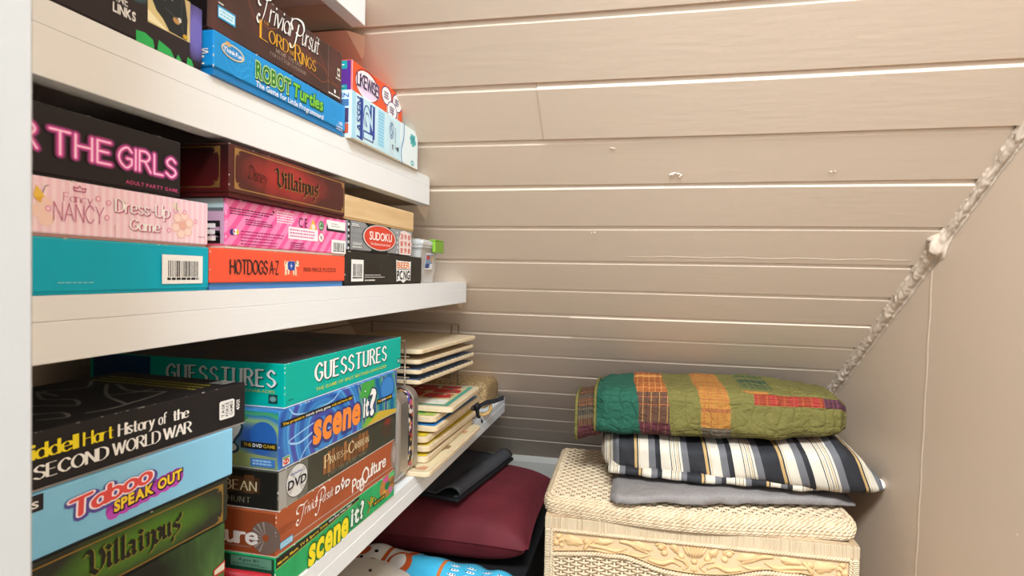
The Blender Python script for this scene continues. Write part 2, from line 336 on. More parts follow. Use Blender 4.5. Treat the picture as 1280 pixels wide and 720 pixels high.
def cr(p, n=6):
    out = []
    for i in range(len(p)-1):
        a = p[i-1] if i else (2*p[0][0]-p[1][0], 2*p[0][1]-p[1][1]) if p[0] != p[-1] else p[-2]
        b_, c = p[i], p[i+1]; d = p[i+2] if i+2 < len(p) else ((2*c[0]-b_[0], 2*c[1]-b_[1]) if p[0] != p[-1] else p[1])
        for k in range(n):
            t = k/n; q = []
            for j in (0, 1): q.append(.5*(2*b_[j]+(c[j]-a[j])*t+(2*a[j]-5*b_[j]+4*c[j]-d[j])*t*t+(3*b_[j]-a[j]-3*c[j]+d[j])*t**3))
            out.append(tuple(q))
    return out+[p[-1]]
def strokes(spec):
    out = []
    for s in spec.split(';'):
        pts = [tuple(float(t) for t in q.split(',')) for q in s[1:].split()]
        out.append((s[0], cr(pts) if s[0] == 'C' else pts))
    return out
def disc(x, y, r, n=9): return [(x+r*math.cos(2*math.pi*k/n), y+r*math.sin(2*math.pi*k/n)) for k in range(n)]
def ribbon(pts, w, nib=None, thin=.3):
    """polygons of a stroke of width w; nib = pen angle for thick and thin"""
    P = []
    if nib is None:
        for (x0, y0), (x1, y1) in zip(pts, pts[1:]):
            l = math.hypot(x1-x0, y1-y0) or 1; nx, ny = -(y1-y0)/l*w/2, (x1-x0)/l*w/2
            P.append([(x0+nx, y0+ny), (x0-nx, y0-ny), (x1-nx, y1-ny), (x1+nx, y1+ny)])
        P += [disc(x, y, w/2) for x, y in pts]
    else:
        nx, ny = math.cos(nib)*w/2, math.sin(nib)*w/2
        for (x0, y0), (x1, y1) in zip(pts, pts[1:]): P.append([(x0+nx, y0+ny), (x0-nx, y0-ny), (x1-nx, y1-ny), (x1+nx, y1+ny)])
        if thin: P += ribbon(pts, w*thin)
    return P
def union(polys):
    """overlapping polygons -> one flat sheet of triangles without overlaps"""
    vs = []; fs = []
    for p in polys:
        ar = sum(a[0]*b_[1]-b_[0]*a[1] for a, b_ in zip(p, p[1:]+p[:1]))
        if abs(ar) < 1e-9: continue
        if ar < 0: p = p[::-1]
        fs.append(list(range(len(vs), len(vs)+len(p)))); vs += [Vector(q) for q in p]
    if not fs: return [], []
    r = delaunay_2d_cdt(vs, [], fs, 1, 1e-5)
    return [(v.x, v.y) for v in r[0]], [tuple(f) for f, og in zip(r[2], r[5]) if og]
_sk = {}
def sk_glyph(ch, w, nib, thin, serif, table):
    k = (ch, round(w, 4), nib, thin, round(serif, 4), id(table))
    if k not in _sk:
        sp = (table or SK).get(ch) or SK.get(ch) or SK.get(ch.upper())
        if not sp: _sk[k] = None; return None
        st = strokes(sp); xs = [p[0] for _, q in st for p in q]; polys = []
        for t, q in st:
            if t == 'D': polys.append(disc(q[0][0], q[0][1], w*.62) if nib is None or serif else [(q[0][0]-w*.7, q[0][1]), (q[0][0], q[0][1]-w*.7), (q[0][0]+w*.7, q[0][1]), (q[0][0], q[0][1]+w*.7)]); continue
            polys += ribbon(q, w, nib, thin)
            if serif and t == 'L':
                for (a, b_) in ((q[0], q[1]), (q[-1], q[-2])):
                    if abs(b_[1]-a[1]) > .3 and (a[1] < .02 or a[1] > .6):
                        sy = .025 if a[1] < .02 else -.025; y0, y1 = sorted((a[1]-sy*thin, a[1]+sy*2)); polys.append([(a[0]-serif, y0), (a[0]+serif, y0), (a[0]+serif, y1), (a[0]-serif, y1)])
        v, f = union(polys); x0 = min(xs); _sk[k] = ([(x-x0, y) for x, y in v], f, max(xs)-x0)
    return _sk[k]
def sk_lay(s, w=.12, nib=None, thin=.3, serif=0, gap=.2, table=None, space=.35, flare=1):
    x = 0; out = []
    for ch in s:
        g = None if ch == ' ' else sk_glyph(ch, w, nib, thin, serif, table)
        if not g: x += space; continue
        out.append(([(p+x, y) for p, y in g[0]], g[1])); x += g[2]+gap
    return out, x-gap

# ------------------------------------------------------------------ boxes and what is printed on them
class Face:
    """maps (a,b) fractions of a box face to points just above it"""
    def __init__(s, kind, w, d, h, z0=0): s.k = kind; s.w = w; s.d = d; s.h = h; s.z0 = z0
    def size(s): return {'front': (s.w, s.h), 'left': (s.d, s.h), 'top': (s.w, s.d)}[s.k]
    def pt(s, x, y, e):
        w, d, h = s.w, s.d, s.h
        if s.k == 'front': return (x-w/2, -d/2-e, s.z0+y)
        if s.k == 'left': return (-w/2-e, d/2-x, s.z0+y)
        return (x-w/2, -d/2+y, s.z0+h+e)
class Print:
    def __init__(s, face, mb=None, e=.00015): s.f = face; s.mb = mb or MB(); s.e = e
    def raw(s, pts, m):
        s.mb.add([s.f.pt(x, y, s.e) for x, y in pts], [tuple(range(len(pts)))], m)
    def put(s, g, F, m):
        for k, (v, f) in enumerate(g): s.mb.add([s.f.pt(*F(x, y), s.e+.000003*(k % 3)) for x, y in v], f, m)
    def up(s): s.e += .000008; s.mb.blocks.append((len(s.mb.v), len(s.mb.f)))
    def poly(s, pts, m):
        W_, H_ = s.f.size(); s.up(); s.raw([(a*W_, b*H_) for a, b in pts], m)
    def rect(s, a0, b0, a1, b1, m): s.poly([(a0, b0), (a1, b0), (a1, b1), (a0, b1)], m)
    def oval(s, a, b, ra, rb, m, n=28): s.poly([(a+ra*math.cos(2*math.pi*k/n), b+rb*math.sin(2*math.pi*k/n)) for k in range(n)], m)
    def line(s, pts, w, m, smooth=False):
        """w in metres"""
        W_, H_ = s.f.size(); s.up(); q = [(a*W_, b*H_) for a, b in pts]
        v, f = union([[(x*100, y*100) for x, y in pl] for pl in ribbon(cr(q) if smooth else q, w)]); s.put([(v, f)], lambda x, y: (x/100, y/100), m)
    def _map(s, a0, b0, a1, b1, width, shear, rise, arch, vert):
        W_, H_ = s.f.size(); x0, y0, x1, y1 = a0*W_, b0*H_, a1*W_, b1*H_; hh = y1-y0
        if vert: sx = (y1-y0)/width; sh = (x1-x0); return lambda u, v: (x1-v*sh, y0+u*sx)
        ww = (x1-x0)-shear*hh
        return lambda u, v: (x0+u/width*ww+v*hh*shear, y0+v*hh+rise*H_*(u/width)+arch*H_*4*(u/width)*(1-u/width))
    def text(s, t, a0, b0, a1, b1, m, bold=.020, shear=0, rise=0, arch=0, outline=None, gap=.07, vert=False, shadow=None):
        g, w = lay(t, bold, gap); F = s._map(a0, b0, a1, b1, w, shear, rise, arch, vert)
        for om, off, dx, dy in ((outline or [])):
            s.up(); g2, _ = lay(t, bold, gap, outline=off)
            s.put(g2, lambda x, y: (F(x, y/CAP)[0]+dx, F(x, y/CAP)[1]+dy), om)
        s.up()
        s.put(g, lambda x, y: F(x, y/CAP), m)
    def pen(s, t, a0, b0, a1, b1, m, w=.12, nib=None, thin=.3, serif=0, gap=.2, table=None, shear=0, rise=0, arch=0, outline=None, space=.35, vert=False, xh=1.0):
        for om, ow, dx, dy in (outline or []):
            s.up(); g, tw = sk_lay(t, w+ow, nib, thin, serif+(ow/2 if serif else 0), gap, table, space); F = s._map(a0, b0, a1, b1, tw, shear, rise, arch, vert)
            s.put(g, lambda x, y: (F(x, y/xh)[0]+dx, F(x, y/xh)[1]+dy), om)
        s.up(); g, tw = sk_lay(t, w, nib, thin, serif, gap, table, space); F = s._map(a0, b0, a1, b1, tw, shear, rise, arch, vert)
        s.put(g, lambda x, y: F(x, y/xh), m)
    def tiny(s, a0, b0, a1, b1, rows, m, seed=1, fill=.5, ragged=True):
        """rows of print too small to read"""
        r = random.Random(seed); W_, H_ = s.f.size(); s.up(); dh = (b1-b0)/rows
        for k in range(rows):
            y = b0+dh*(k+.25); a = a0; end = a1-(r.uniform(0, .3)*(a1-a0) if ragged else 0)
            while a < end:
                w = r.uniform(.0015, .005)/W_; s.raw([(a*W_, y*H_), (min(a+w, end)*W_, y*H_), (min(a+w, end)*W_, (y+dh*fill)*H_), (a*W_, (y+dh*fill)*H_)], m); a += w+.0008/W_
    def barcode(s, a0, b0, a1, b1, seed=1, vert=False):
        r = random.Random(seed); K = M('#1d1b1c'); s.rect(a0, b0, a1, b1, M('#f2f0ec')); W_, H_ = s.f.size(); s.up(); da, db = a1-a0, b1-b0
        a = a0+da*.14
        while a < a1-da*.12:
            w = r.choice((1, 1, 2, 3))*da*.0115; s.raw([(a*W_, (b0+db*.24)*H_), ((a+w)*W_, (b0+db*.24)*H_), ((a+w)*W_, (b0+db*.8)*H_), (a*W_, (b0+db*.8)*H_)], K); a += w+r.choice((1, 1, 2))*da*.012
        s.tiny(a0+da*.12, b0+db*.1, a1-da*.1, b0+db*.21, 1, K, seed, .8, False)
class Box: pass
def gbox(name, label, cat, P, Q, z0, z1, depth, mat, tray=None, tray_h=.0018, tray_in=.0012, top=None, left=None, group=None, bev=.0011):
    """P, Q = front-left and front-right corners (x,y) of the face turned to the room"""
    g = Box(); w = math.hypot(Q[0]-P[0], Q[1]-P[1]); rz = math.atan2(Q[1]-P[1], Q[0]-P[0]); dirx = Vector((math.cos(rz), math.sin(rz), 0)); diry = Vector((-math.sin(rz), math.cos(rz), 0))
    base = Vector((P[0], P[1], z0))+dirx*w/2+diry*depth/2
    g.o = thing(name, label, cat, base, rz, group); g.w, g.d, g.h = w, depth, z1-z0; h = g.h
    b = MB(); b.box((-w/2, -depth/2, tray_h), (w/2, depth/2, h), mat, bev); g.mb = b
    if top: b.box((-w/2+bev, -depth/2+bev, h-.0005), (w/2-bev, depth/2-bev, h+.0001), top)
    if left: b.box((-w/2-.0001, -depth/2+bev, tray_h+bev), (-w/2+.001, depth/2-bev, h-bev), left)
    t = MB(); t.box((-w/2+tray_in, -depth/2+tray_in, 0), (w/2-tray_in, depth/2-tray_in, tray_h+.0004), tray or mat); g.tray = t.build('tray', g.o)
    g.front = Print(Face('front', w, depth, h), b); g.left = Print(Face('left', w, depth, h), b); g.top = Print(Face('top', w, depth, h), b)
    g.T = MB(); g.tf = Print(Face('front', w, depth, h), g.T, .0006); g.T2 = MB(); g.tl = Print(Face('left', w, depth, h), g.T2, .0006)
    g.lb = MB(); g.lf = Print(Face('front', w, depth, h), g.lb, .0009); g.ll = Print(Face('left', w, depth, h), g.lb, .0009)
    return g
def done(g, title='title_lettering', lab='barcode_label', tlabel=None, llabel=None):
    g.lid = g.mb.build('lid', g.o, recalc=False)
    for mb, nm in ((g.T, title), (g.T2, 'side_lettering')):
        for k, c in enumerate(clusters(mb)): c.build(nm if k == 0 else 'small_lettering', g.lid, recalc=False)
    if g.lb.v:
        t = g.lb.build(lab, g.lid, recalc=False)
        if llabel: t['label'] = llabel
    return g
def clusters(mb, gap=.012):
    """one mesh per separate block of lettering, the largest first"""
    if not mb.v: return []
    bl = mb.blocks+[(len(mb.v), len(mb.f))]; B = []
    for (v0, f0), (v1, f1) in zip(bl, bl[1:]):
        if f1 > f0:
            p = mb.v[v0:v1]; B.append(([min(q[i] for q in p) for i in range(3)], [max(q[i] for q in p) for i in range(3)], [(f0, f1)]))
    done_ = False
    while not done_:
        done_ = True
        for i in range(len(B)):
            for j in range(i+1, len(B)):
                if all(B[i][0][k]-gap < B[j][1][k] and B[j][0][k]-gap < B[i][1][k] for k in range(3)):
                    a, c = B[i], B.pop(j); B[i] = ([min(x, y) for x, y in zip(a[0], c[0])], [max(x, y) for x, y in zip(a[1], c[1])], a[2]+c[2]); done_ = False; break
            if not done_: break
    B.sort(key=lambda b_: -sum((b_[1][k]-b_[0][k]) for k in range(3))); out = []
    for _, _, rs in B:
        n = MB()
        for f0, f1 in sorted(rs):
            for f in range(f0, f1): n.add([mb.v[i] for i in mb.f[f]], [tuple(range(len(mb.f[f])))], mb.mats[mb.mi[f]])
        out.append(n)
    return out
def wear(g, seed, n=10, m=None):
    """scuffed white card showing at corners and edges"""
    r = random.Random(seed); m = m or M('#d9d2c8', .8); w, d, h = g.w, g.d, g.h
    for k in range(n):
        s_ = r.uniform(.0003, .0011); q = r.choice('vhhht')
        if q == 'v': c = (-w/2+.0002, -d/2+.0002, r.uniform(.1, .98)*h)
        elif q == 'h': c = (r.uniform(-.5, .5)*w, -d/2+.0002, h-.0003)
        else: c = (r.choice((-.5, .5))*w*.998, -d/2+.0003, h-.0006)
        g.mb.sphere(c, (s_*.6+(s_*1.5 if q == 'h' else 0), .0005, s_*.5+(s_ if q == 'v' else 0)), m, 6, 4)
BLK = M('#1b191a'); WHT = M('#f4f2ee'); YEL = M('#f3df2a')
GR = 'boxed games and puzzles on the shelves'

# ---- shelf A (second from the top)
g = gbox('board_game_box', 'dark game box with a square photograph and green glow, leftmost on the upper shelf', 'board game', (-.3640, .174), (-.3620, .4285), ZA+.0002, .2135, .27, M('#2b2225', .35), group=GR)
p = g.front
p.rect(.948, .12, .999, .99, glow('violet_glow_print', '#6f68b8', '#2b2225', .016, .026, .475*.2545, .031)); p.rect(.70, .55, .785, .99, glow('aqua_glow_print', '#4a9aa8', '#2b2225', .016, .022, .245*.2545, .050))
for q in ([(.745, .02), (.81, .02), (.805, .14), (.775, .19), (.745, .17)], [(.82, .02), (.885, .02), (.87, .12), (.825, .18)], [(.892, .02), (.915, .02), (.90, .1)], [(.935, .02), (.965, .02), (.955, .11), (.938, .13)]): p.poly(q, M('#2fae57'))
p.rect(.785, .368, .948, 1.0, M('#d9c68c')); p.poly([(.86, .37), (.785, .55), (.785, .40)], M('#efe4bd')); p.poly([(.80, .72), (.815, .60), (.84, .52), (.865, .385), (.935, .375), (.938, .75), (.925, 1.0), (.835, 1.0), (.83, .80)], M('#24282a'))
p.poly([(.925, 1.0), (.948, 1.0), (.948, .45), (.94, .62)], M('#bfa878')); p.oval(.893, .60, .014, .05, M('#b98a52')); p.oval(.905, .63, .008, .035, M('#cfc9c2')); p.oval(.845, .88, .008, .07, M('#c7c9c4')); p.oval(.878, .97, .012, .05, M('#b9854f')); p.poly([(.865, .99), (.875, .85), (.884, .99)], M('#d8cfc2')); p.line([(.85, .70), (.875, .66), (.90, .62)], .0008, M('#3d4446')); p.line([(.915, .95), (.91, .7), (.92, .45)], .0007, M('#3d4446')); p.oval(.928, .42, .010, .035, M('#caa12f'))
g.tf.text('GAME', .645, .42, .716, .55, M('#d8d6d2'), .005, gap=.1); g.tf.text('LINKS', .668, .27, .742, .40, M('#e9e7e2'), .03, gap=.05)
wear(g, 1, 8); done(g)
g = gbox('board_game_box', 'bright blue game box with green title at the bottom of the upper shelf stack', 'board game', (-.3545, .4330), (-.3575, .6630), ZA+.0002, .1989, .27, M('#1a8fd3', .35), M('#1878b8', .35), .0065, .0016, group=GR)
p = g.front
for cx, cz in ((.21, .05), (.875, .7), (.14, .85)):
    for r in (.012, .018, .024): p.line([(cx+r*.21/.236*math.cos(k*.35)*4.2/4.2/.24*.24/.236, cz+r/.036*math.sin(k*.35)) for k in range(19) if .18 < cz+r/.036*math.sin(k*.35) < .97], .0009, M('#2f9fdf'))
T = g.tf; T.text('ROBOT', .242, .43, .487, .835, M('#27742f'), .03, outline=[(M('#0f3d1c'), .075, .0006, -.0006), (M('#bfe08a'), .05, 0, 0)], gap=.06)
T.text('Turtles', .505, .45, .772, .835, M('#7ec63b'), .02, outline=[(M('#1d5e2a'), .055, .0004, -.0004)], gap=.06, shear=.1)
T.text('The Game for Little Programmers!', .243, .19, .773, .345, WHT, .014, gap=.07)
T.oval(.104, .70, .066, .17, M('#d9c79a')); T.oval(.104, .70, .058, .14, M('#2a86c8')); T.text('ThinkFun', .05, .645, .158, .75, WHT, .02); T.oval(.075, .835, .016, .06, M('#c9a26a'))
T.text('AGES', .925, .30, .965, .40, WHT, .02); T.text('8 and up', .905, .19, .965, .27, WHT, .01); T.tiny(.90, .11, .965, .16, 1, WHT)
g.tl.text('TURTLES', .69, .46, .985, .58, WHT, .02); g.tl.text('CHAMP', .72, .31, .97, .43, WHT, .02); g.tl.tiny(.75, .2, .98, .27, 1, WHT); wear(g, 2, 8); done(g)
t = Print(Face('top', .235, .27, 0)); 
m_lotr = mottle('rust_brown_map', [(0, '#33231f'), (.45, '#452e29'), (.62, '#573430'), (1, '#6d4030')], 14, 1.5)
g = gbox('board_game_box', 'dark brown game box with white script title, lying on the bright blue box', 'board game', (-.360, .4330), (-.358, .6545), .1994, .2585, .27, m_lotr, M('#2a1d1b'), left=M('#1f1718', .4), group=GR)
p = g.front; RU = M('#7d4630')
for q in ([(.2, .95), (.26, .6), (.36, .55), (.5, .75)], [(.55, .9), (.7, .55), (.82, .5), (.98, .2)], [(.1, .9), (.18, .98)], [(.72, .98), (.86, .3), (.97, .3)], [(.64, .3), (.8, .2), (.86, .3)]): p.line(q, .0011, RU)
T = g.tf
T.pen('T', .275, .60, .375, 1.02, M('#eceae6'), .13, .7, .28, table=SC, shear=.2, outline=[(BLK, .08, .0004, -.0004)])
T.pen('rivial', .365, .66, .535, 1.0, M('#eceae6'), .11, .7, .35, gap=.13, shear=.2, outline=[(BLK, .08, .0004, -.0004)])
T.pen('P', .515, .60, .635, 1.0, M('#eceae6'), .13, .7, .28, table=SC, shear=.15, outline=[(BLK, .08, .0004, -.0004)])
T.pen('ursuit', .615, .66, .775, 1.0, M('#eceae6'), .11, .7, .35, gap=.13, shear=.2, outline=[(BLK, .08, .0004, -.0004)])
GO = M('#d9a02c', .35); T.pen('THE', .325, .585, .365, .635, GO, .1, 0, .3, .05)
T.pen('L', .306, .32, .355, .60, GO, .14, .1, .3, .1); T.pen('ORD', .365, .34, .505, .545, GO, .14, .1, .3, .07)
T.pen('OF', .515, .46, .545, .54, GO, .14, .1, .3, .06); T.pen('THE', .512, .35, .553, .43, GO, .14, .1, .3, .06)
T.pen('R', .560, .30, .605, .58, GO, .14, .1, .3, .1); T.pen('INGS', .615, .31, .735, .51, GO, .14, .1, .3, .07)
T.pen('MOVIE TRILOGY', .415, .235, .615, .305, M('#b9a899'), .09, 0, .4, .04); T.pen("COLLECTOR'S EDITION", .373, .145, .648, .205, M('#b9a899'), .09, 0, .4, .04)
T.rect(.048, .24, .148, .42, M('#2f9fd0')); T.rect(.053, .265, .143, .395, M('#cfe9f2')); T.tiny(.06, .28, .138, .38, 2, M('#8fc0d6'), 3, .6); T.rect(.05, .45, .08, .47, M('#d8d0c8'))
T.rect(.945, .50, .972, .66, M('#cfc6bd')); T.rect(.95, .55, .967, .61, M('#3a2a26')); T.tiny(.93, .42, .985, .48, 1, M('#cfc6bd')); T.rect(.915, .13, .93, .2, WHT); T.tiny(.86, .06, .98, .11, 1, WHT); p.line([(.86, .02), (.86, .98)], .0006, M('#8d7468'))
L = g.tl; L.pen('NEW LINE CINEMA', .62, .13, .96, .19, M('#d8d4d0'), .1, 0, .4, .04); L.oval(.86, .36, .022, .07, M('#c8c6c4')); L.oval(.88, .40, .014, .05, M('#c8c6c4'))
wear(g, 3, 12); done(g)
g = gbox('puzzle_box', 'pale blue jigsaw box with dark blue vertical title, far right on upper shelf', 'puzzle', (-.352, .6685), (-.356, .8959), ZA+.0002, .2212, .25, mottle('pale_blue_card', [(0, '#bfe2ee'), (1, '#d3edf5')], 8), M('#cbbda5', .7), .0012, .0004, group=GR)
p = g.front; p.rect(0, .01, .045, .99, M('#a8d6ea')); p.rect(.335, .12, .43, .96, M('#a9dbf0')); p.rect(.68, .02, .998, .985, M('#e6f1f2'))
p.line([(.715, .0), (.70, .3), (.74, .65), (.745, .99)], .0030, M('#2f86bd'), True); p.line([(.69, .0), (.675, .3), (.715, .65), (.72, .99)], .0012, M('#8fcbe0'), True)
for k in range(11): p.rect(.345, .16+k*.072, .42, .185+k*.072, M('#7fc3e0'))
p.rect(.505, .1, .59, .9, M('#c8dfe6')); p.rect(.86, .60, .945, .86, M('#58b3b7')); p.oval(.86, .74, .018, .05, M('#58b3b7')); p.oval(.945, .68, .018, .06, M('#58b3b7')); p.oval(.905, .59, .022, .045, M('#58b3b7')); p.rect(.875, .66, .93, .8, M('#3d9aa3')); p.oval(.90, .12, .03, .07, M('#58b3b7')); p.rect(.885, .1, .915, .14, M('#dff0f2'))
NV = M('#2b459b'); p.rect(.100, .06, .135, .95, NV); p.rect(.225, .2, .29, .93, NV)
T = g.tf; T.text('LASSEN', .055, .08, .115, .93, M('#24408f'), .012, vert=True, gap=.05); T.text('12', .135, .12, .265, .92, M('#24408f'), .03, vert=True); T.text('12', .138, .135, .258, .90, M('#c4e4f0'), .0, vert=True)
T.line([(.535+.026*math.cos(k*.35), .64+.19*math.sin(k*.35)) for k in range(20)], .0014, M('#2b5f9b')); T.line([(.528, .5), (.545, .6), (.525, .7), (.54, .8)], .0016, M('#2b5f9b'), True)
T.text('LASSEN', .585, .3, .605, .75, M('#8aa5b5'), 0, vert=True); T.text('500', .545, .2, .565, .32, BLK, .01, vert=True); T.rect(.625, .22, .65, .32, BLK); T.tiny(.60, .24, .62, .30, 1, BLK)
L = g.tl; L.rect(.9, .1, .985, .3, M('#c0563a')); L.rect(.88, .32, .985, .62, M('#4a3a5c')); L.text('LASSEN', .84, .84, .985, .93, M('#2b459b'), .01); L.rect(.86, .66, .985, .80, M('#48719b')); done(g)
g = gbox('card_game_box', 'orange party game box with a white oval title, lying on the pale blue jigsaw box', 'board game', (-.365, .6920), (-.365, .8536), .2216, .2667, .16, M('#e4572c', .35), left=M('#5c2f84', .35), group=GR)
T = g.tf; p = g.front; p.rect(.002, .03, .012, .99, M('#d9b6e0')); p.oval(.275, .55, .225, .44, M('#b13a24')); p.oval(.27, .53, .205, .40, M('#f6ecec')); p.oval(.28, .36, .16, .18, M('#ecd3ea'))
T.pen('LiKEWiSE!', .085, .40, .475, .74, M('#2a1b33'), .15, None, gap=.11, arch=.03, outline=[(M('#b8a3c4'), .10, .0002, -.0002)])
for cx, cz in ((.645, .66), (.875, .64), (.765, .30)):
    p.oval(cx, cz, .108, .29, M('#3f2c70')); p.oval(cx, cz, .096, .26, M('#f4f0f0')); T.tiny(cx-.055, cz-.12, cx+.055, cz+.12, 3, M('#6a5578'), int(cx*99), .6)
for cx, cz in ((.66, .04), (.885, .04), (.77, -.0)): p.rect(cx-.012, 0.01, cx+.012, .36, M('#c9a9a0'))
p.rect(.62, .02, .69, .12, M('#6a9a3a'))
for k, (b0, b1, tx) in enumerate(((.74, .97, 'Ages'), (.36, .68, 'Adult'), (.02, .3, 'Party'))):
    g.left.rect(.70, b0, .96, b1, M('#1e9498' if k != 1 else '#5c2f84')); g.tl.text(tx, .78, b0+.02, .90, b1-.02, WHT, .01, vert=True)
done(g)

# ---- shelf B (eye level)
g = gbox('puzzle_box', 'plain teal box with a barcode sticker, bottom of the near stack at eye level', 'puzzle', (-.36, .1690), (-.36, .4363), ZB+.0002, .0170, .27, M('#00a9c2', .4), group=GR)
g.lf.barcode(.809, .166, .969, .789, 5); g.front.line([(.0, .97), (.998, .97)], .0006, M('#3fb3bd')); g.tf.tiny(.50, .19, .60, .235, 1, M('#7fc8cf')); wear(g, 4, 5); done(g)
mn = stripes('pink_stripe_card', '#f3cbd8', '#f7dae3', .0058, (1, 0, 0))
g = gbox('board_game_box', 'pale pink striped game box with curly letters, between the teal and black boxes', 'board game', (-.361, .1700), (-.36, .4350), .0172, .0540, .27, mn, M('#b98a80'), group=GR)
PK = M('#b8587c'); T = g.tf; p = g.front
T.pen('Fancy', .517, .63, .592, .78, PK, .07, 0, .5, .05, gap=.12); T.line([(.545, .83), (.542, .90), (.552, .88), (.558, .93), (.565, .88), (.575, .90), (.572, .83), (.545, .83)], .0007, PK)
T.pen('NANCY', .493, .29, .624, .60, M('#c0668a'), .06, None, gap=.14)
T.pen('Dress-Up', .660, .56, .838, .80, WHT, .16, 0, .4, .09, gap=.16, outline=[(M('#c0507c'), .09, .0006, -.0005)]); T.pen('Game', .705, .24, .805, .45, WHT, .17, 0, .4, .09, gap=.16, outline=[(M('#c0507c'), .09, .0006, -.0005)])
FL = M('#f0c3b4')
for k in range(6): p.oval(.893+.028*math.cos(k*1.047+.3), .44+.2*math.sin(k*1.047+.3), .017, .1, FL); 
for k in range(6): p.oval(.893+.028*math.cos(k*1.047+.3), .44+.2*math.sin(k*1.047+.3), .013, .075, M('#f7d9cf'))
p.oval(.893, .44, .014, .085, M('#eab4a4'))
for (a, b_) in ((.47, .55), (.475, .3), (.46, .42)): p.oval(a, b_, .02, .12, M('#f2cfc4'))
for (a, b_) in ((.865, .73), (.635, .42), (.64, .7), (.90, .72), (.945, .55), (.84, .3), (.48, .47), (.61, .75)):
    p.oval(a, b_, .008, .055, M('#e9a3ba')); p.oval(a, b_, .004, .03, mn)
p.poly([(.445, .66), (.452, .84), (.464, .74), (.472, .66), (.458, .62)], M('#f0c552')); p.poly([(.446, .63), (.462, .55), (.466, .66)], M('#e6b03f')); T.line([(.466, .72), (.472, .84), (.48, .86)], .0005, M('#7a6a5a'))
for a, b_ in ((.858, .84), (.868, .86), (.865, .79), (.876, .77)): p.oval(a, b_, .005, .035, M('#efe3c8'))
T.line([(.868, .90), (.866, .80), (.872, .72)], .0005, M('#6a5a55')); T.tiny(.955, .2, .985, .235, 1, M('#b07a8a')); p.line([(.66, .02), (.658, .3)], .0004, M('#cfa9b4')); wear(g, 5, 10); done(g)
g = gbox('board_game_box', 'black party game box with pink neon style letters on top of the pink one', 'board game', (-.365, .1700), (-.365, .4100), .0545, .1000, .26, M('#211c1e', .45), group=GR)
NP = M('#fbd3ea', .5); T = g.tf
neon = [(M('#5b2a48'), .34, 0, 0), (M('#a33f7d'), .22, 0, 0), (M('#e765b4'), .10, 0, 0)]
T.pen('FOR', .350, .365, .514, .695, NP, .072, None, gap=.16, outline=neon); T.pen('THE', .549, .345, .729, .675, NP, .072, None, gap=.2, outline=neon)
T.pen('GIRLS', .757, .352, .975, .672, NP, .072, None, gap=.2, outline=neon); T.text('ADULT PARTY GAME', .781, .105, .984, .165, M('#dd5a8c'), .006, gap=.14); wear(g, 6, 8, M('#8d8684')); done(g)
g = gbox('puzzle_box', 'orange-red jigsaw box with a blue tray and a drawn dog, at eye level', 'puzzle', (-.36, .4378), (-.36, .6718), ZB+.0002, .0172, .27, M('#ee5a3d', .5), M('#4b83c1', .5), .0062, .0022, group=GR)
T = g.tf; T.pen('HOTDOGS', .106, .385, .335, .735, M('#2f2a2a'), .19, .35, .55, gap=.14); T.pen('A-Z', .352, .385, .412, .735, M('#2f2a2a'), .19, .35, .55, gap=.1)
cr_ = M('#efe2c4'); p = g.front; p.poly([(.463, .62), (.475, .74), (.50, .77), (.535, .76), (.548, .66), (.545, .55), (.535, .50), (.49, .5), (.47, .52)], cr_); p.rect(.462, .37, .475, .6, cr_); p.rect(.484, .38, .495, .55, cr_); p.rect(.523, .37, .533, .55, cr_); p.rect(.541, .37, .551, .55, cr_)
p.oval(.555, .69, .016, .09, cr_); p.oval(.567, .66, .007, .045, M('#d9b58a')); p.oval(.546, .72, .006, .05, M('#b0794a')); p.oval(.571, .685, .003, .02, BLK); p.rect(.46, .352, .477, .395, M('#d9b58a')); p.rect(.523, .352, .537, .39, M('#d9b58a')); p.rect(.541, .345, .556, .385, M('#d9b58a')); p.line([(.463, .6), (.458, .7), (.463, .76)], .0014, cr_)
p.poly([(.484, .53), (.481, .7), (.49, .76), (.535, .755), (.540, .65), (.535, .5), (.50, .49)], M('#2c4ba0')); p.rect(.508, .56, .511, .70, M('#d8e0ee')); p.rect(.50, .62, .519, .64, M('#d8e0ee')); p.oval(.509, .60, .003, .02, M('#d8e0ee'))
T.text('1000 PIECE PUZZLE', .607, .47, .90, .595, M('#5a2a22'), .003, gap=.13); wear(g, 7, 4); done(g)
mp = stripes('hot_pink_diagonal', '#ef5f9f', '#f58cbc', .0125, (.72, 0, -.69), .45)
g = gbox('board_game_box', 'hot pink diagonally striped box end with a barcode, on the orange-red jigsaw', 'board game', (-.36, .4570), (-.36, .6745), .0176, .0622, .28, mp, M('#d9cdbf', .8), left=M('#c9a3bd', .35), group=GR, bev=.0018)
p = g.front; T = g.tf; DK = M('#6a2445')
p.tiny(.02, .68, .32, .83, 3, DK, 2, .45); p.tiny(.12, .5, .32, .64, 3, DK, 4, .45); p.tiny(.09, .08, .40, .40, 5, M('#a8386c'), 5, .4); p.tiny(.34, .64, .50, .92, 5, M('#fbe3ee'), 6, .5); p.poly([(.305, .89), (.325, .89), (.315, .82)], DK)
p.tiny(.45, .06, .60, .25, 4, DK, 8, .45); T.text('CE', .517, .625, .592, .86, M('#3a2030'), -.004, gap=.35)
p.poly([(.613, .6), (.687, .6), (.65, .87)], M('#f0c03a')); p.oval(.65, .67, .018, .07, M('#e9dfd2')); p.oval(.728, .73, .026, .125, M('#2f6a46')); p.oval(.728, .73, .020, .095, M('#9fc79a')); p.poly([(.715, .70), (.735, .82), (.745, .70)], M('#2f6a46'))
p.rect(.78, .65, .984, .915, WHT); p.rect(.78, .63, .984, .69, M('#2a2326')); p.poly([(.78, .69), (.80, .69), (.785, .85)], BLK); p.tiny(.83, .74, .93, .86, 2, M('#b9b4b4'), 3)
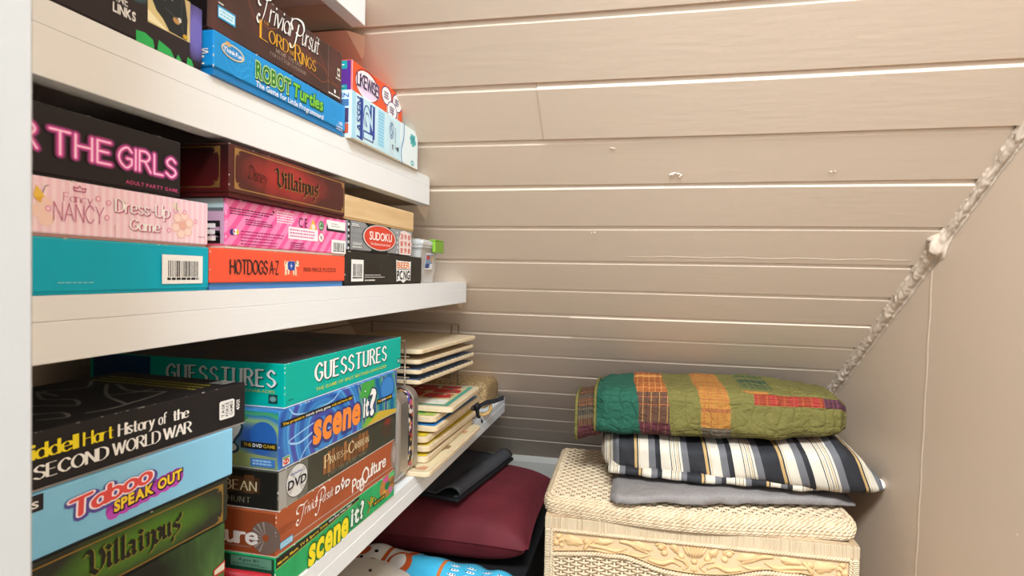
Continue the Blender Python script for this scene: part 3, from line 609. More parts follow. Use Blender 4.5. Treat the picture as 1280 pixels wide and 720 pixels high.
p.rect(.433, .32, .695, .60, M('#fbeef3')); p.tiny(.445, .35, .68, .57, 3, M('#d07aa4'), 7, .55); p.oval(.728, .43, .029, .135, M('#e8607a')); p.oval(.728, .43, .024, .11, WHT); p.line([(.712, .50), (.744, .36)], .0009, M('#e8607a')); p.oval(.728, .43, .008, .05, M('#8a8a8a'))
T.oval(.035, .33, .014, .06, M('#3b2e7a')); T.oval(.055, .335, .016, .06, M('#f0eef2')); T.oval(.068, .335, .008, .045, M('#e3c43a')); T.oval(.047, .34, .006, .03, M('#d0476f'))
g.lf.barcode(.829, .057, .987, .416, 9)
L = g.left; L.rect(.5, .80, .99, .985, M('#bcd3d2')); L.rect(.5, .73, .99, .80, M('#6a6f74')); g.tl.text('GAME', .55, .17, .965, .48, WHT, .06, outline=[(BLK, .13, 0, 0)], gap=.14); g.tl.text('THE', .70, .56, .93, .66, BLK, .03)
wear(g, 8, 16); done(g)
mrv = glow('red_glow_print', '#a3302b', '#4d201c', .085, .024, -.012, .026)
g = gbox('board_game_box', 'dark red game box with gold frame and black gothic title, tight under the upper shelf', 'board game', (-.352, .4505), (-.358, .6660), .0626, .1085, .27, mrv, M('#4f1715'), .0035, .0014, left=glow('red_glow_side', '#5a1214', '#1f0f0e', .2, .05), group=GR)
def goldframe(p, a0, b0, a1, b1, m, w=.0011, orn=.1):
    p.line([(a0, b0), (a1, b0), (a1, b1), (a0, b1), (a0, b0)], w, m)
    W_, H_ = p.f.size()
    for (a, b_, sa, sb) in ((a0, b0, 1, 1), (a1, b0, -1, 1), (a1, b1, -1, -1), (a0, b1, 1, -1)):
        for k in range(5):
            an = math.radians(8+k*18.5); r = .0085 if k % 2 == 0 else .0065
            p.poly([(a, b_), (a+sa*(r*.55*math.cos(an)-.0011*math.sin(an))/W_, b_+sb*(r*.55*math.sin(an)+.0011*math.cos(an))/H_), (a+sa*r*math.cos(an)/W_, b_+sb*r*math.sin(an)/H_), (a+sa*(r*.55*math.cos(an)+.0011*math.sin(an))/W_, b_+sb*(r*.55*math.sin(an)-.0011*math.cos(an))/H_)], m)
GD = M('#9a7440', .4); goldframe(g.front, .034, .17, .983, .93, GD)
VB = M('#2a1713', .4); g.tf.pen('Villainous', .312, .40, .698, .63, VB, .31, .75, .18, gap=.07, table=BL, outline=[(M('#a5763a'), .07, .0005, -.0005)])
g.tf.pen('Disney', .112, .43, .258, .68, VB, .09, .7, .5, gap=.1, table=SC, shear=.15, rise=-.05)
goldframe(g.left, .03, .17, .965, .93, M('#6a4c26', .4)); g.tl.pen('Villainous', .35, .36, .74, .62, M('#120a09'), .2, .75, .22, gap=.14, table=BL); wear(g, 9, 8); done(g)
g = gbox('board_game_box', 'black game box with a barcode and orange and white logo beside the orange-red jigsaw', 'board game', (-.36, .6728), (-.36, .9326), ZB+.0002, .0240, .27, mottle('black_green_card', [(0, '#1e1c1a'), (.6, '#26241f'), (.72, '#2f3d36'), (1, '#33483f')], 30), group=GR)
g.lf.barcode(.053, .123, .183, .77, 12); T = g.tf; T.tiny(.2, .22, .456, .35, 2, M('#c8c6c0'), 3, .4); T.tiny(.2, .12, .33, .17, 1, M('#e9e7e2'), 4, .8)
T.poly([(.592, .86), (.61, .82), (.80, .80), (.812, .84), (.806, .12), (.75, .15), (.70, .04), (.66, .13), (.60, .10)], WHT); T.text('BEER', .605, .56, .80, .78, M('#e0782a'), .03, gap=.04); T.text('PONG', .605, .17, .80, .48, BLK, .04, gap=.04); T.line([(.61, .52), (.80, .52)], .001, BLK); T.oval(.683, .32, .02, .1, WHT)
wear(g, 10, 5); done(g)
g = gbox('board_game_box', 'grey and black number puzzle game with a red oval title under the plain wooden box', 'board game', (-.361, .6790), (-.361, .8912), .0244, .0636, .2, mottle('silver_card', [(0, '#77797b'), (1, '#a5a7a9')], 12, rough=.3), M('#2a2829'), group=GR)
p = g.front; T = g.tf
p.poly([(.22, .99), (.62, .99), (.52, .70), (.34, .70)], BLK); p.poly([(.30, .02), (.58, .02), (.52, .3), (.36, .3)], BLK); p.rect(.0, .02, .035, .98, BLK)
for k in range(1, 5): p.rect(.05+.036*k, .2, .051+.036*k, .9, M('#6a6c6e'))
for k in range(4): p.rect(.05, .25+.18*k, .2, .258+.18*k, M('#6a6c6e'))
T.oval(.445, .55, .262, .475, M('#3b3a3b')); T.oval(.445, .55, .25, .45, M('#d8d2cc')); T.oval(.445, .55, .235, .42, M('#d8452f')); T.text('SUDOKU', .284, .46, .626, .76, WHT, .012, gap=.04); T.text('The Ultimate Puzzle Game!', .30, .285, .60, .375, WHT, .0, gap=.08)
T.poly([(.755, .04), (.745, .6), (.78, .93), (.84, .98), (.96, .90), (.985, .5), (.97, .03)], M('#e8d6cf'))
r7 = random.Random(11)
for k in range(9): T.text(str(r7.randint(1, 9)), .775+.068*(k % 3), .10+.27*(k//3), .82+.068*(k % 3), .30+.27*(k//3), M('#cc3a2c'), .02)
for k in range(5): p.oval(.72+.012*(k % 2), .1+.19*k, .011, .05, M('#d5d5d5')); p.oval(.012, .1+.19*k, .01, .05, M('#d5d5d5'))
T.text('LEGENDARY', .06, .22, .18, .31, WHT, .01); T.tiny(.06, .12, .18, .18, 1, WHT); T.tiny(.05, .82, .15, .92, 2, WHT); done(g)
m_ply = NT('pale_wood', .55); o_ = m_ply.obj(); m_ply.col(m_ply.ramp(m_ply.noise(o_, 9, 4, .6, (1, 12, 12)), [(.2, '#cfab7a'), (.8, '#e2c497')])); m_ply = m_ply.m
g = gbox('wooden_box', 'plain pale wooden box lying on the grey number puzzle game', 'box', (-.36, .6700), (-.36, .8940), .0640, .0940, .2, m_ply, M('#c9a472', .6), .002, .0008); done(g)
# clear plastic tub
def clear(name, h, alpha, rough=.25):
    t = NT(name, rough); t.b.inputs['Base Color'].default_value = lin(h); t.b.inputs['Transmission Weight'].default_value = .0; t.b.inputs['Alpha'].default_value = alpha; return t.m
m_tub = clear('frosted_plastic', '#e9e3dc', .42); m_tublid = clear('clear_lid', '#f2efec', .55, .2)
o = thing('plastic_tub', 'small clear plastic tub with a green latch at the end of the eye-level shelf', 'container', (-.42, .985, ZB))
def frus(b, x0, x1, y0, y1, z0, X0, X1, Y0, Y1, z1, m, cap0=True, cap1=False):
    b.add([(x0,y0,z0),(x1,y0,z0),(x1,y1,z0),(x0,y1,z0),(X0,Y0,z1),(X1,Y0,z1),(X1,Y1,z1),(X0,Y1,z1)], [(0,1,5,4),(1,2,6,5),(2,3,7,6),(3,0,4,7)]+([(0,3,2,1)] if cap0 else [])+([(4,5,6,7)] if cap1 else []), m)
b = MB(); frus(b, -.05, .05, -.04, .026, .0005, -.056, .057, -.046, .036, .066, m_tub); frus(b, -.0485, .0485, -.0385, .0245, .002, -.0545, .0555, -.0445, .0345, .066, m_tub)
b.box((-.06, -.05, .060), (.060, .040, .064), m_tub, .001); b.build('tub_body', o, recalc=False)
b = MB(); b.box((-.06, -.05, .0645), (.061, .041, .0735), m_tublid, .003); b.box((-.05, -.04, .0735), (.051, .031, .0755), m_tublid, .0008); b.build('tub_lid', o)
b = MB(); b.box((.0605, -.006, .0535), (.0665, .040, .0735), M('#79a52d', .35), .002); b.box((.055, -.004, .0735), (.0665, .038, .0765), M('#79a52d', .35), .001); b.build('latch', o)
b = MB(); ls = Matrix.Rotation(-.09, 4, 'Y')
def lp(y, z): return (.0515+.106*(z)*.97+.0006, y, z)
def lrect(y0, z0, y1, z1, m, e=0): b.add([(lp(y, z)[0]+e, y+.002*(z > .03), z) for y, z in ((y0, z0), (y1, z0), (y1, z1), (y0, z1))], [(0, 1, 2, 3)], m)
lrect(-.027, .024, .012, .052, M('#eceae6')); lrect(-.025, .026, .010, .050, M('#7d96b8'), .0001); lrect(-.025, .026, -.006, .034, M('#2d4a86'), .0002); lrect(-.005, .026, .010, .034, M('#d9dde4'), .0002); lrect(-.024, .041, -.008, .048, M('#b9463f'), .0002); lrect(-.002, .037, .008, .048, M('#c9a36a'), .0002); b.build('paper_label', o, recalc=False)
b = MB(); r8 = random.Random(4)
for k in range(16): b.sphere((r8.uniform(-.035, .038), r8.uniform(-.03, .016), .013+r8.uniform(0, .012)), (.010, .010, .010), M('#efece8', .6), 8, 6)
tag(b.build('craft_balls', None, loc=o.location), 'small white craft balls seen through the clear plastic tub', 'craft supplies', None, 'stuff')

# ---- shelf C, near stack
t = NT('forest_print', .4); o_ = t.obj(); n_ = t.ramp(t.noise(o_, 9, 6, .8, (2.2, 2.2, .55)), [(0, '#1a2616'), (.42, '#2a4020'), (.55, '#466a36'), (.7, '#6a9a4e'), (1, '#86b45e')])
sp_ = t.n('ShaderNodeSeparateXYZ'); t.l(o_, sp_.inputs[0]); d_ = t.math('ADD', t.math('MULTIPLY', t.math('ABSOLUTE', t.math('SUBTRACT', sp_.outputs[0], .02)), 11), t.math('SUBTRACT', t.math('MULTIPLY', t.noise(o_, 16, 4), 1.1), .95)); cl_ = t.n('ShaderNodeClamp'); t.l(d_, cl_.inputs[0]); t.col(t.mix(cl_.outputs[0], '#151b13', n_)); forest = t.m
g = gbox('board_game_box', 'dark green game box with a murky forest print, bottom of the nearest stack', 'board game', (-.377, .2070), (-.362, .4620), ZC_+.0002, -.2293, .262, forest, group=GR)
T = g.tf; T.poly([(.945, .60), (.998, .60), (.998, .69), (.945, .66)], M('#c23a2a')); T.poly([(.95, .615), (.995, .615), (.995, .675), (.95, .65)], M('#d8d2c0')); done(g, 'price_flash')
g = gbox('board_game_box', 'green game box with gold frame and black gothic title, in the nearest stack', 'board game', (-.376, .2050), (-.361, .4640), -.2289, -.1893, .265, glow('green_glow_print', '#4e7a22', '#27291f', .08, .021, .04, .02), M('#20221b'), group=GR)
goldframe(g.front, .03, .07, .975, .90, M('#8a6a2c', .4)); g.tf.pen('Villainous', .48, .34, .795, .62, M('#191a12'), .31, .75, .18, gap=.07, table=BL, outline=[(M('#8f8430'), .08, .0005, -.0005)]); wear(g, 12, 4); done(g)
g = gbox('board_game_box', 'sky blue game box with red and yellow bubble lettering in the nearest stack', 'board game', (-.376, .2073), (-.360, .4688), -.1890, -.1452, .262, mottle('sky_blue_card', [(0, '#6fbbe4'), (1, '#9ad4f0')], 10), M('#16242e'), .0016, group=GR)
T = g.tf; p = g.front; p.rect(.27, .74, .364, .985, M('#241f26')); T.text('S', .335, .80, .352, .90, WHT, .02)
PU = M('#5a4fa0')
T.pen('Taboo', .430, .44, .668, .70, M('#e2504c'), .19, None, gap=.11, rise=.12, outline=[(PU, .34, .0008, -.0012), (PU, .28, 0, -.0004), (M('#f6eaf0'), .15, 0, 0)], shear=.05)
for k in range(9): p.oval(.553+.026*k, .315+.017*k, .026, .15, M('#a83aa8'))
for k in range(7): p.oval(.55+.034*k, .245+.02*k, .02, .09, M('#c24fc0'))
T.text('SPEAK OUT', .550, .27, .780, .45, M('#f6cf35'), .045, rise=.12, outline=[(M('#2c1a33'), .09, .0004, -.0004)], gap=.05)
wear(g, 13, 4); done(g)
g = gbox('board_game_box', 'black war history game box with white and yellow serif title, on the nearest stack', 'board game', (-.3785, .2243), (-.360, .4856), -.1448, -.1066, .150, M('#1f1c1e', .5), M('#8f8984', .8), .0009, .0002, group=GR)
T = g.tf; YW = M('#f2dc27')
T.pen('Liddell', .250, .545, .390, .80, YW, .18, .1, .26, .085, gap=.14, rise=.0); T.pen('Hart', .408, .548, .490, .79, YW, .18, .1, .26, .085, gap=.14)
T.pen('History', .507, .545, .620, .775, WHT, .20, .1, .26, .09, gap=.12); T.pen('of', .637, .545, .664, .775, WHT, .20, .1, .26, .09, gap=.12); T.pen('the', .688, .545, .745, .765, WHT, .20, .1, .26, .09, gap=.12)
T.pen('SECOND', .285, .20, .474, .43, WHT, .19, .1, .26, .09, gap=.13); T.pen('WORLD', .490, .20, .640, .435, WHT, .19, .1, .26, .09, gap=.13); T.pen('WAR', .655, .20, .757, .44, WHT, .19, .1, .26, .09, gap=.08)
g.lf.poly([(.874, .28), (.88, .255), (.935, .255), (.943, .28), (.943, .66), (.935, .69), (.88, .69), (.874, .66)], M('#ecebe8'))
for k, t_ in enumerate(('TASK', 'FORCE', 'GAMES')): g.lf.text(t_, .884+.0185*k, .31, .897+.0185*k, .64, BLK, .015, vert=True)
T.text('4001', .952, .38, .969, .625, WHT, .012, vert=True)
q = g.top; GY = M('#7d7a77')
def topline(pts, w, m): q.line(pts, w, m, True)
for pts in ([(.37, .19), (.42, .13), (.45, .24), (.40, .34), (.46, .50), (.50, .44)], [(.50, .42), (.53, .32), (.58, .46), (.55, .60), (.62, .82)], [(.60, .62), (.63, .80), (.72, .70), (.82, .86)], [(.47, .12), (.53, .10), (.60, .12)], [(.59, .12), (.66, .40), (.79, .68)], [(.59, .12), (.68, .15), (.77, .20)], [(.77, .20), (.74, .40), (.80, .62)], [(.66, .40), (.72, .34), (.78, .32)], [(.42, .30), (.36, .40), (.40, .54)], [(.30, .30), (.36, .55), (.33, .70), (.42, .78)]): topline(pts, .0030, GY)
for k in range(3):
    a_ = .825+.032*k; r5 = random.Random(30+k); y_ = .10
    while y_ < .88: l_ = r5.uniform(.015, .04); q.rect(a_, y_, a_+.014, y_+l_, M('#a49a2c')); y_ += l_+.008
q.rect(.925, .05, .985, .16, M('#8c8985')); q.tiny(.93, .07, .98, .15, 2, M('#3a3738'))
wear(g, 14, 26, M('#8e8884')); done(g, llabel='white publisher label')
# red cloth-bound book between the stacks
o = thing('hardback_book', 'red hardback book lying between the two tall game stacks on the lowest shelf', 'book', (-.470, .5035, ZC_))
b = MB(); b.box((-.105, -.032, .0), (.105, .026, .003), M('#a01f28'), .0008); b.box((-.105, -.032, .021), (.105, .020, .024), M('#a4472a', .5), .0008); b.build('cover', o)
b = MB(); b.tube([(-.105, .0265, .0225), (.106, .0265, .0225)], .0055, M('#b3202c'), 14); b.box((-.105, .022, .001), (.105, .032, .021), M('#a81e29'), .003); b.sphere((.1065, .0265, .0225), (.0012, .0036, .0036), M('#d8b7b0'), 10, 6); b.build('spine', o)
b = MB(); b.box((-.102, -.03, .0032), (.102, .0215, .0208), M('#d8cdbb', .8)); b.build('pages', o)

# ---- shelf C, right stack
def swirl(name, stops, scale=7):
    t = NT(name, .3); o_ = t.obj(); w = t.n('ShaderNodeTexWave', wave_type='RINGS', rings_direction='Y'); w.inputs['Scale'].default_value = scale; w.inputs['Distortion'].default_value = 4.5; w.inputs['Detail'].default_value = 1.2; w.inputs['Detail Scale'].default_value = 1.2
    mp_ = t.n('ShaderNodeMapping'); mp_.inputs['Location'].default_value = (.05, .0, -.02); t.l(o_, mp_.inputs[0]); t.l(mp_.outputs[0], w.inputs[0]); t.col(t.ramp(w.outputs['Fac'], stops)); return t.m
g = gbox('board_game_box', 'green trivia game box with tall yellow letters, bottom of the right-hand stack', 'board game', (-.363, .5395), (-.358, .8290), ZC_+.0002, -.2994, .265, mottle('green_ray_print', [(0, '#0b7d47'), (.5, '#17a25c'), (1, '#35bd78')], 5, .3, 2, stretch=(6, 6, 1)), M('#d9d2c8'), .0008, .0003, left=M('#1b4632', .4), group=GR)
T = g.tf; p = g.front
p.poly([(.004, .70), (.62, .90), (.62, .995), (.004, .985)], BLK); p.line([(.004, .69), (.62, .89)], .0005, M('#d8c02c'))
p.oval(.915, .62, .085, .42, M('#b4793f')); p.poly([(.915, .62), (.86, .95), (.93, 1.0)], M('#c9508c')); p.poly([(.915, .62), (.995, .8), (.995, .5)], M('#7a5a3a')); p.poly([(.915, .62), (.84, .35), (.88, .22)], M('#d8a24a')); p.poly([(.915, .62), (.95, .2), (.99, .35)], M('#c06a9c')); p.oval(.915, .62, .03, .15, M('#117a48')); p.rect(.93, .84, .995, .985, M('#5fbf74'))
T.text('Movie, Music, TV & Sports Trivia', .012, .775, .345, .86, M('#f0d02c'), .012, rise=.10); T.text('With Real Video Clips!', .355, .885, .545, .955, WHT, .012, rise=.03)
T.text('scene', .207, .07, .526, .90, M('#f4dd22'), .04, shear=.06, gap=.04, outline=[(M('#2f6a1a'), .06, .0006, -.0005)]); T.text('it?', .541, .20, .665, .80, M('#e6efe6'), .03, shear=.05, gap=.06, outline=[(M('#1d5a34'), .05, .0006, -.0005)])
T.line([(.705, .20), (.725, .4), (.70, .62)], .0028, M('#a8742c'), True); T.text('Jr.', .72, .42, .79, .68, M('#c9c02c'), .02, outline=[(M('#4a3a1a'), .06, .0004, -.0004)])
T.rect(.755, .24, .89, .40, BLK); T.text('THE DVD GAME', .762, .27, .883, .36, M('#e6c52c'), .012)
L = g.tl; L.rect(.80, .68, .985, .96, M('#5d8f74')); L.text('Ages 8+', .835, .83, .93, .91, BLK, .01); L.tiny(.81, .71, .975, .79, 2, M('#2c4a3a'), 3); L.poly([(.86, .1), (.92, .6), (.95, .1)], M('#8a6a2c')); L.poly([(.91, .1), (.97, .55), (.985, .1)], M('#7a3a6a')); wear(g, 15, 14); done(g)
m_tp = mottle('rust_card', [(0, '#8f3f1d'), (.5, '#a6502a'), (1, '#b55f36')], 9)
g = gbox('board_game_box', 'rust brown trivia game box with white script title above the green one', 'board game', (-.363, .5403), (-.358, .8280), -.2990, -.2526, .27, m_tp, M('#cbb9a6', .8), .0008, .0003, left=mottle('rust_side', [(0, '#7d3a1e'), (1, '#a04d28')], 6), group=GR)
T = g.tf; p = g.front
p.line([(.098, .185), (.998, .15)], .0012, M('#b9a49a')); p.oval(.99, .52, .035, .45, M('#8d7a70')); p.oval(.995, .52, .022, .28, M('#a89a92'))
T.rect(.02, .12, .10, .28, M('#4aa0cc')); T.rect(.024, .145, .096, .255, M('#b4dcec')); T.tiny(.03, .16, .09, .24, 2, M('#6aa9c8'), 3, .6); p.tiny(.01, .45, .12, .62, 3, M('#7d3c20'), 5, .4)
T.pen('T', .115, .45, .195, .85, M('#efe6de'), .12, .7, .35, table=SC, shear=.15); T.pen('rivial', .178, .56, .265, .80, M('#efe6de'), .12, .7, .4, gap=.13, shear=.2); T.pen('P', .25, .46, .325, .88, M('#efe6de'), .12, .7, .35, table=SC, shear=.15); T.pen('ursuit', .305, .56, .39, .80, M('#efe6de'), .12, .7, .4, gap=.13, shear=.2)
T.text('DVD', .402, .54, .53, .73, M('#f4ede6'), .045, shear=.1, gap=.03, outline=[(M('#6d3218'), .04, .0004, -.0004)]); T.poly([(.455, .74), (.475, .74), (.47, .86), (.462, .86)], M('#f4ede6'))
T.pen('Pop', .553, .26, .655, .58, M('#f0e8e0'), .18, None, gap=.14); T.pen('C', .645, .28, .70, .70, M('#f0e8e0'), .16, None); T.pen('ulture', .705, .36, .888, .70, M('#f0e8e0'), .17, None, gap=.14); T.line([(.62, .20), (.64, .12), (.66, .22), (.645, .36)], .0022, M('#f0e8e0'), True)
L = g.left; L.oval(.955, .42, .065, .37, M('#6f5c52')); 
for k in range(7): L.poly([(.955, .42), (.955-.063*math.cos(k*.42-1.2), .42+.36*math.sin(k*.42-1.2)), (.955-.063*math.cos(k*.42-1.05), .42+.36*math.sin(k*.42-1.05))], M('#94857b'))
L.oval(.955, .42, .014, .08, M('#9a4a26')); L.line([(.2, .17), (.89, .17)], .001, M('#8f7468'))
g.tl.pen('Culture', .60, .25, .915, .60, M('#e2d9d0'), .18, None, gap=.14); wear(g, 16, 26); done(g)
g = gbox('board_game_box', 'dark grey-green game box with a silver disc print, third down in the right stack', 'board game', (-.363, .5429), (-.357, .8255), -.2522, -.2106, .27, mottle('dark_olive_card', [(0, '#2c2c22'), (.5, '#3d3d30'), (1, '#565646')], 11), M('#cbc3b6', .8), .0008, .0003, left=M('#1f1d19', .4), group=GR)
T = g.tf; p = g.front
p.rect(.003, .02, .05, .985, M('#a09c96')); p.rect(.05, .02, .12, .985, M('#8b8880')); p.rect(.12, .02, .19, .985, M('#67655b'))
p.oval(.118, .545, .072, .43, M('#2a2a26')); p.oval(.118, .545, .069, .41, M('#d2d0cd', .25))
for k in range(4): p.poly([(.118, .545), (.118+.068*math.cos(.5+k*1.57), .545+.40*math.sin(.5+k*1.57)), (.118+.068*math.cos(.9+k*1.57), .545+.40*math.sin(.9+k*1.57))], M('#b9b7b4', .25))
T.text('DVD', .056, .40, .182, .63, BLK, .03, shear=.1, gap=.03, rise=.0); T.text('Includes', .078, .74, .15, .80, M('#4a5aa8'), .01)
p.rect(.30, .23, .705, .78, M('#59381f'))
rw = random.Random(9)
for k in range(12): a = .303+.0335*k; p.rect(a, .27+rw.uniform(-.05, .05), a+.024, .80+rw.uniform(-.06, .1), M(rw.choice(('#8a5a30', '#9c6a3c', '#6f4726'))))
T.pen('P', .314, .44, .345, .80, M('#e6d3a8'), .13, .1, .35, .09); T.pen('IRATES', .352, .48, .46, .68, M('#e6d3a8'), .13, .1, .35, .06); T.pen('of the', .468, .52, .505, .62, M('#e6d3a8'), .13, .1, .4, .05); T.pen('C', .512, .44, .555, .80, M('#e6d3a8'), .13, .1, .35, .06); T.pen('ARIBBEAN', .560, .48, .70, .68, M('#e6d3a8'), .13, .1, .35, .06)
T.pen('DVD TREASURE HUNT', .342, .14, .685, .26, M('#a39a7c'), .08, 0, .5, .04, gap=.3)
p.oval(.90, .62, .06, .36, M('#4a3a2c')); p.oval(.91, .80, .035, .12, M('#7a3326'))
L = g.left; L.rect(.4, .40, .92, .80, M('#3f2a18'))
for k in range(6): a = .55+.06*k; L.rect(a, .42+rw.uniform(-.03, .03), a+.045, .82+rw.uniform(-.05, .06), M(rw.choice(('#5a3b22', '#6b482a', '#4a301b'))))
g.tl.pen('CARIBBEAN', .60, .46, .905, .70, M('#cfbe98'), .13, .1, .35, .06); g.tl.pen('TREASURE HUNT', .55, .15, .88, .29, M('#a39a7c'), .08, 0, .5, .04, gap=.3); wear(g, 17, 14); done(g)
m_sc = swirl('blue_swirl_print', [(0, '#2a57a6'), (.3, '#3f86c8'), (.5, '#2f74bb'), (.72, '#58a3d8'), (.9, '#3b5fb0'), (1, '#4a4aa0')])
m_sc2 = swirl('teal_swirl_print', [(0, '#1d5f9a'), (.35, '#2f8f8a'), (.5, '#4fa35a'), (.65, '#2a74b0'), (.85, '#8fb06a'), (1, '#2a4f9a')], 9)
g = gbox('board_game_box', 'blue swirl trivia game box with orange letters under the turquoise box', 'board game', (-.363, .5440), (-.354, .8238), -.2102, -.1478, .27, m_sc, M('#cfcac4', .8), .0008, .0003, left=m_sc2, group=GR)
T = g.tf; p = g.front
p.poly([(.58, .99), (.998, .99), (.998, .02), (.62, .02)], m_sc2); p.poly([(.62, .99), (.75, .99), (.72, .55), (.60, .70)], M('#49a347')); p.poly([(.62, .02), (.70, .3), (.95, .02)], M('#6fae3a')); p.poly([(.66, .02), (.80, .22), (.998, .10), (.998, .02)], M('#c9a93a'))
for pts, w in (([(.06, .99), (.10, .86), (.22, .80), (.36, .86), (.42, .99)], .0016), ([(.07, .38), (.14, .34), (.30, .50), (.45, .52)], .0022), ([(.13, .02), (.17, .18), (.26, .34), (.38, .36)], .0014), ([(.07, .38), (.06, .44), (.12, .50), (.25, .60)], .0014)): p.line(pts, w, M('#9cc8ea'), True)
p.oval(.885, .66, .082, .30, M('#2a66b4')); p.oval(.885, .68, .07, .25, M('#3f84c8')); p.rect(.93, .40, .985, .48, M('#4a8ac8'))
T.poly([(.006, .725), (.534, .735), (.534, .825), (.006, .815)], BLK); T.text('The premiere', .018, .745, .155, .795, M('#f0c22c'), .012); T.text('movie trivia game', .165, .745, .345, .80, WHT, .012); T.text('with real movie clips!', .355, .75, .528, .805, M('#f0c22c'), .012)
T.text('scene', .215, .20, .611, .80, M('#ee8a35'), .04, shear=.06, gap=.035, outline=[(M('#3a3f7a'), .06, .0008, -.0007)]); T.text('it', .632, .26, .69, .70, WHT, .035, shear=.06, gap=.07, outline=[(M('#2a3a5a'), .05, .0006, -.0006)]); T.text('?', .69, .24, .762, .80, WHT, .035, shear=.06, outline=[(M('#2a3a5a'), .05, .0006, -.0006)]); T.oval(.648, .80, .013, .05, M('#39a04a')); T.oval(.648, .80, .005, .02, WHT)
T.rect(.768, .395, .94, .50, BLK); T.text('THE', .776, .42, .815, .475, M('#f0c22c'), .012); T.text('DVD', .822, .42, .866, .475, WHT, .02); T.text('GAME', .873, .42, .932, .475, M('#f0c22c'), .012)
T.rect(.018, .06, .062, .21, M('#e9e4da')); T.oval(.04, .12, .018, .05, M('#c8352c')); T.text('M', .03, .10, .05, .14, WHT, .0); T.rect(.02, .17, .06, .205, M('#6a9a4a'))
L = g.left; L.poly([(.35, .02), (.99, .02), (.99, .22), (.6, .34)], M('#8f9a62')); L.oval(.93, .55, .06, .26, M('#2a5fa8')); L.oval(.74, .86, .12, .1, M('#3a8a5a')); T = g.tl
T.text('?', .755, .30, .83, .82, M('#c9c9c6'), .035, outline=[(M('#2a3a4a'), .04, .0005, -.0005)]); T.text('it', .62, .30, .72, .74, M('#c9c9c6'), .035); T.rect(.83, .345, .992, .46, BLK); T.text('THE', .842, .375, .878, .435, M('#c9a12c'), .012); T.text('DVD', .884, .375, .925, .435, WHT, .02); T.text('GAME', .931, .375, .985, .435, M('#c9a12c'), .012)
T.rect(.875, .05, .985, .19, M('#3f74b4')); T.tiny(.885, .07, .975, .17, 2, M('#9cc0e0'), 3, .6); wear(g, 18, 20); done(g)
m_gt = mottle('dusky_game_cover', [(0, '#2c2830'), (.42, '#3d3538'), (.55, '#5a4a3f'), (.62, '#3b3a52'), (1, '#46525a')], 7, 1.4)
g = gbox('board_game_box', 'turquoise charades game box with tall white letters on top of the right stack', 'board game', (-.365, .5558), (-.359, .8484), -.1474, -.1001, .255, M('#00ad9c', .4), M('#dfe8e4', .7), .0008, .0003, top=m_gt, group=GR)
T = g.tf
T.pen('GUESSTURES', .196, .40, .822, .83, WHT, .22, 0, .45, .17, gap=.30, rise=.0, outline=[(M('#123b3a'), .06, .0010, -.0008)]); T.text('THE GAME OF SPLIT SECOND CHARADES', .20, .165, .824, .25, M('#c8d44a'), .014, gap=.10, rise=.01)
T.rect(.955, .17, .982, .33, M('#2c6f66')); T.tiny(.958, .2, .98, .3, 2, WHT, 3, .6); T.tiny(.02, .15, .05, .18, 1, M('#14564f'))
L = g.tl; L.pen('GUESSTURES', .42, .47, .955, .84, M('#d5dcda'), .22, 0, .45, .17, gap=.30, outline=[(M('#0c3b3a'), .06, .0008, -.0008)]); L.text('THE GAME OF SPLIT SECOND CHARADES', .44, .33, .955, .40, M('#b9b04a'), .004, gap=.10); L.rect(.925, .10, .968, .30, M('#1c3b38')); L.oval(.9465, .2, .015, .06, M('#6f9a94')); g.left.rect(.02, .05, .33, .98, M('#1d3f6a'))
q = g.top; r9 = random.Random(2)
for k in range(14): q.oval(r9.uniform(.35, .85), r9.uniform(.15, .6), r9.uniform(.02, .07), r9.uniform(.01, .03), M(r9.choice(('#6a4a38', '#4a5a6a', '#55406a', '#3a5a4a'))))
wear(g, 19, 18); done(g)

# ---- tin, wooden puzzles, rack, cork block, napkin ring
def rrect(cx, cz, w, h, r, n=6):
    P = []
    for (sx, sz, a0) in ((1, 1, 0), (-1, 1, 90), (-1, -1, 180), (1, -1, 270)):
        for k in range(n+1): a = math.radians(a0+90*k/n); P.append((cx+sx*(w/2-r)+r*math.cos(a), cz+sz*(h/2-r)+r*math.sin(a)))
    return P
m_tin = M('#b9b3ac', .32, .85); m_band = NT('comic_band', .35); o_ = m_band.obj(); vz = m_band.n('ShaderNodeTexVoronoi'); vz.inputs['Scale'].default_value = 150; m_band.l(o_, vz.inputs['Vector'])
sp_ = m_band.n('ShaderNodeSeparateColor'); m_band.l(vz.outputs['Color'], sp_.inputs[0]); m_band.col(m_band.ramp(sp_.outputs[0], [(0, '#171519'), (.35, '#171519'), (.4, '#b7507a'), (.5, '#c9a13a'), (.6, '#3b4f9c'), (.7, '#d8d2cc'), (.78, '#b4452f'), (.86, '#23202a'), (1, '#23202a')], True)); m_band = m_band.m
o = thing('metal_tin', 'upright silver metal tin with a patterned band beside the right game stack', 'tin', (-.465, .9035, ZC_))
def tinpart(y0, y1, inset, m, dome=True):
    b = MB(); sec = [(y0+.000, inset+.006), (y0+.0022, inset+.0018), (y0+.006, inset), (y1-.006, inset), (y1-.0022, inset+.0018), (y1, inset+.006)] if dome else [(y0, inset), (y1, inset)]
    rings = [[(p[0], y, p[1]) for p in rrect(0, .0735, .20-2*i, .147-2*i, .024)] for y, i in sec]; n = len(rings[0]); vs = [p for r in rings for p in r]; fs = []
    for i in range(len(rings)-1):
        for k in range(n): fs.append((i*n+k, i*n+(k+1) % n, (i+1)*n+(k+1) % n, (i+1)*n+k))
    fs += [tuple(range(n)), tuple((len(rings)-1)*n+k for k in range(n))]; b.add(vs, fs, m, False)
    return b
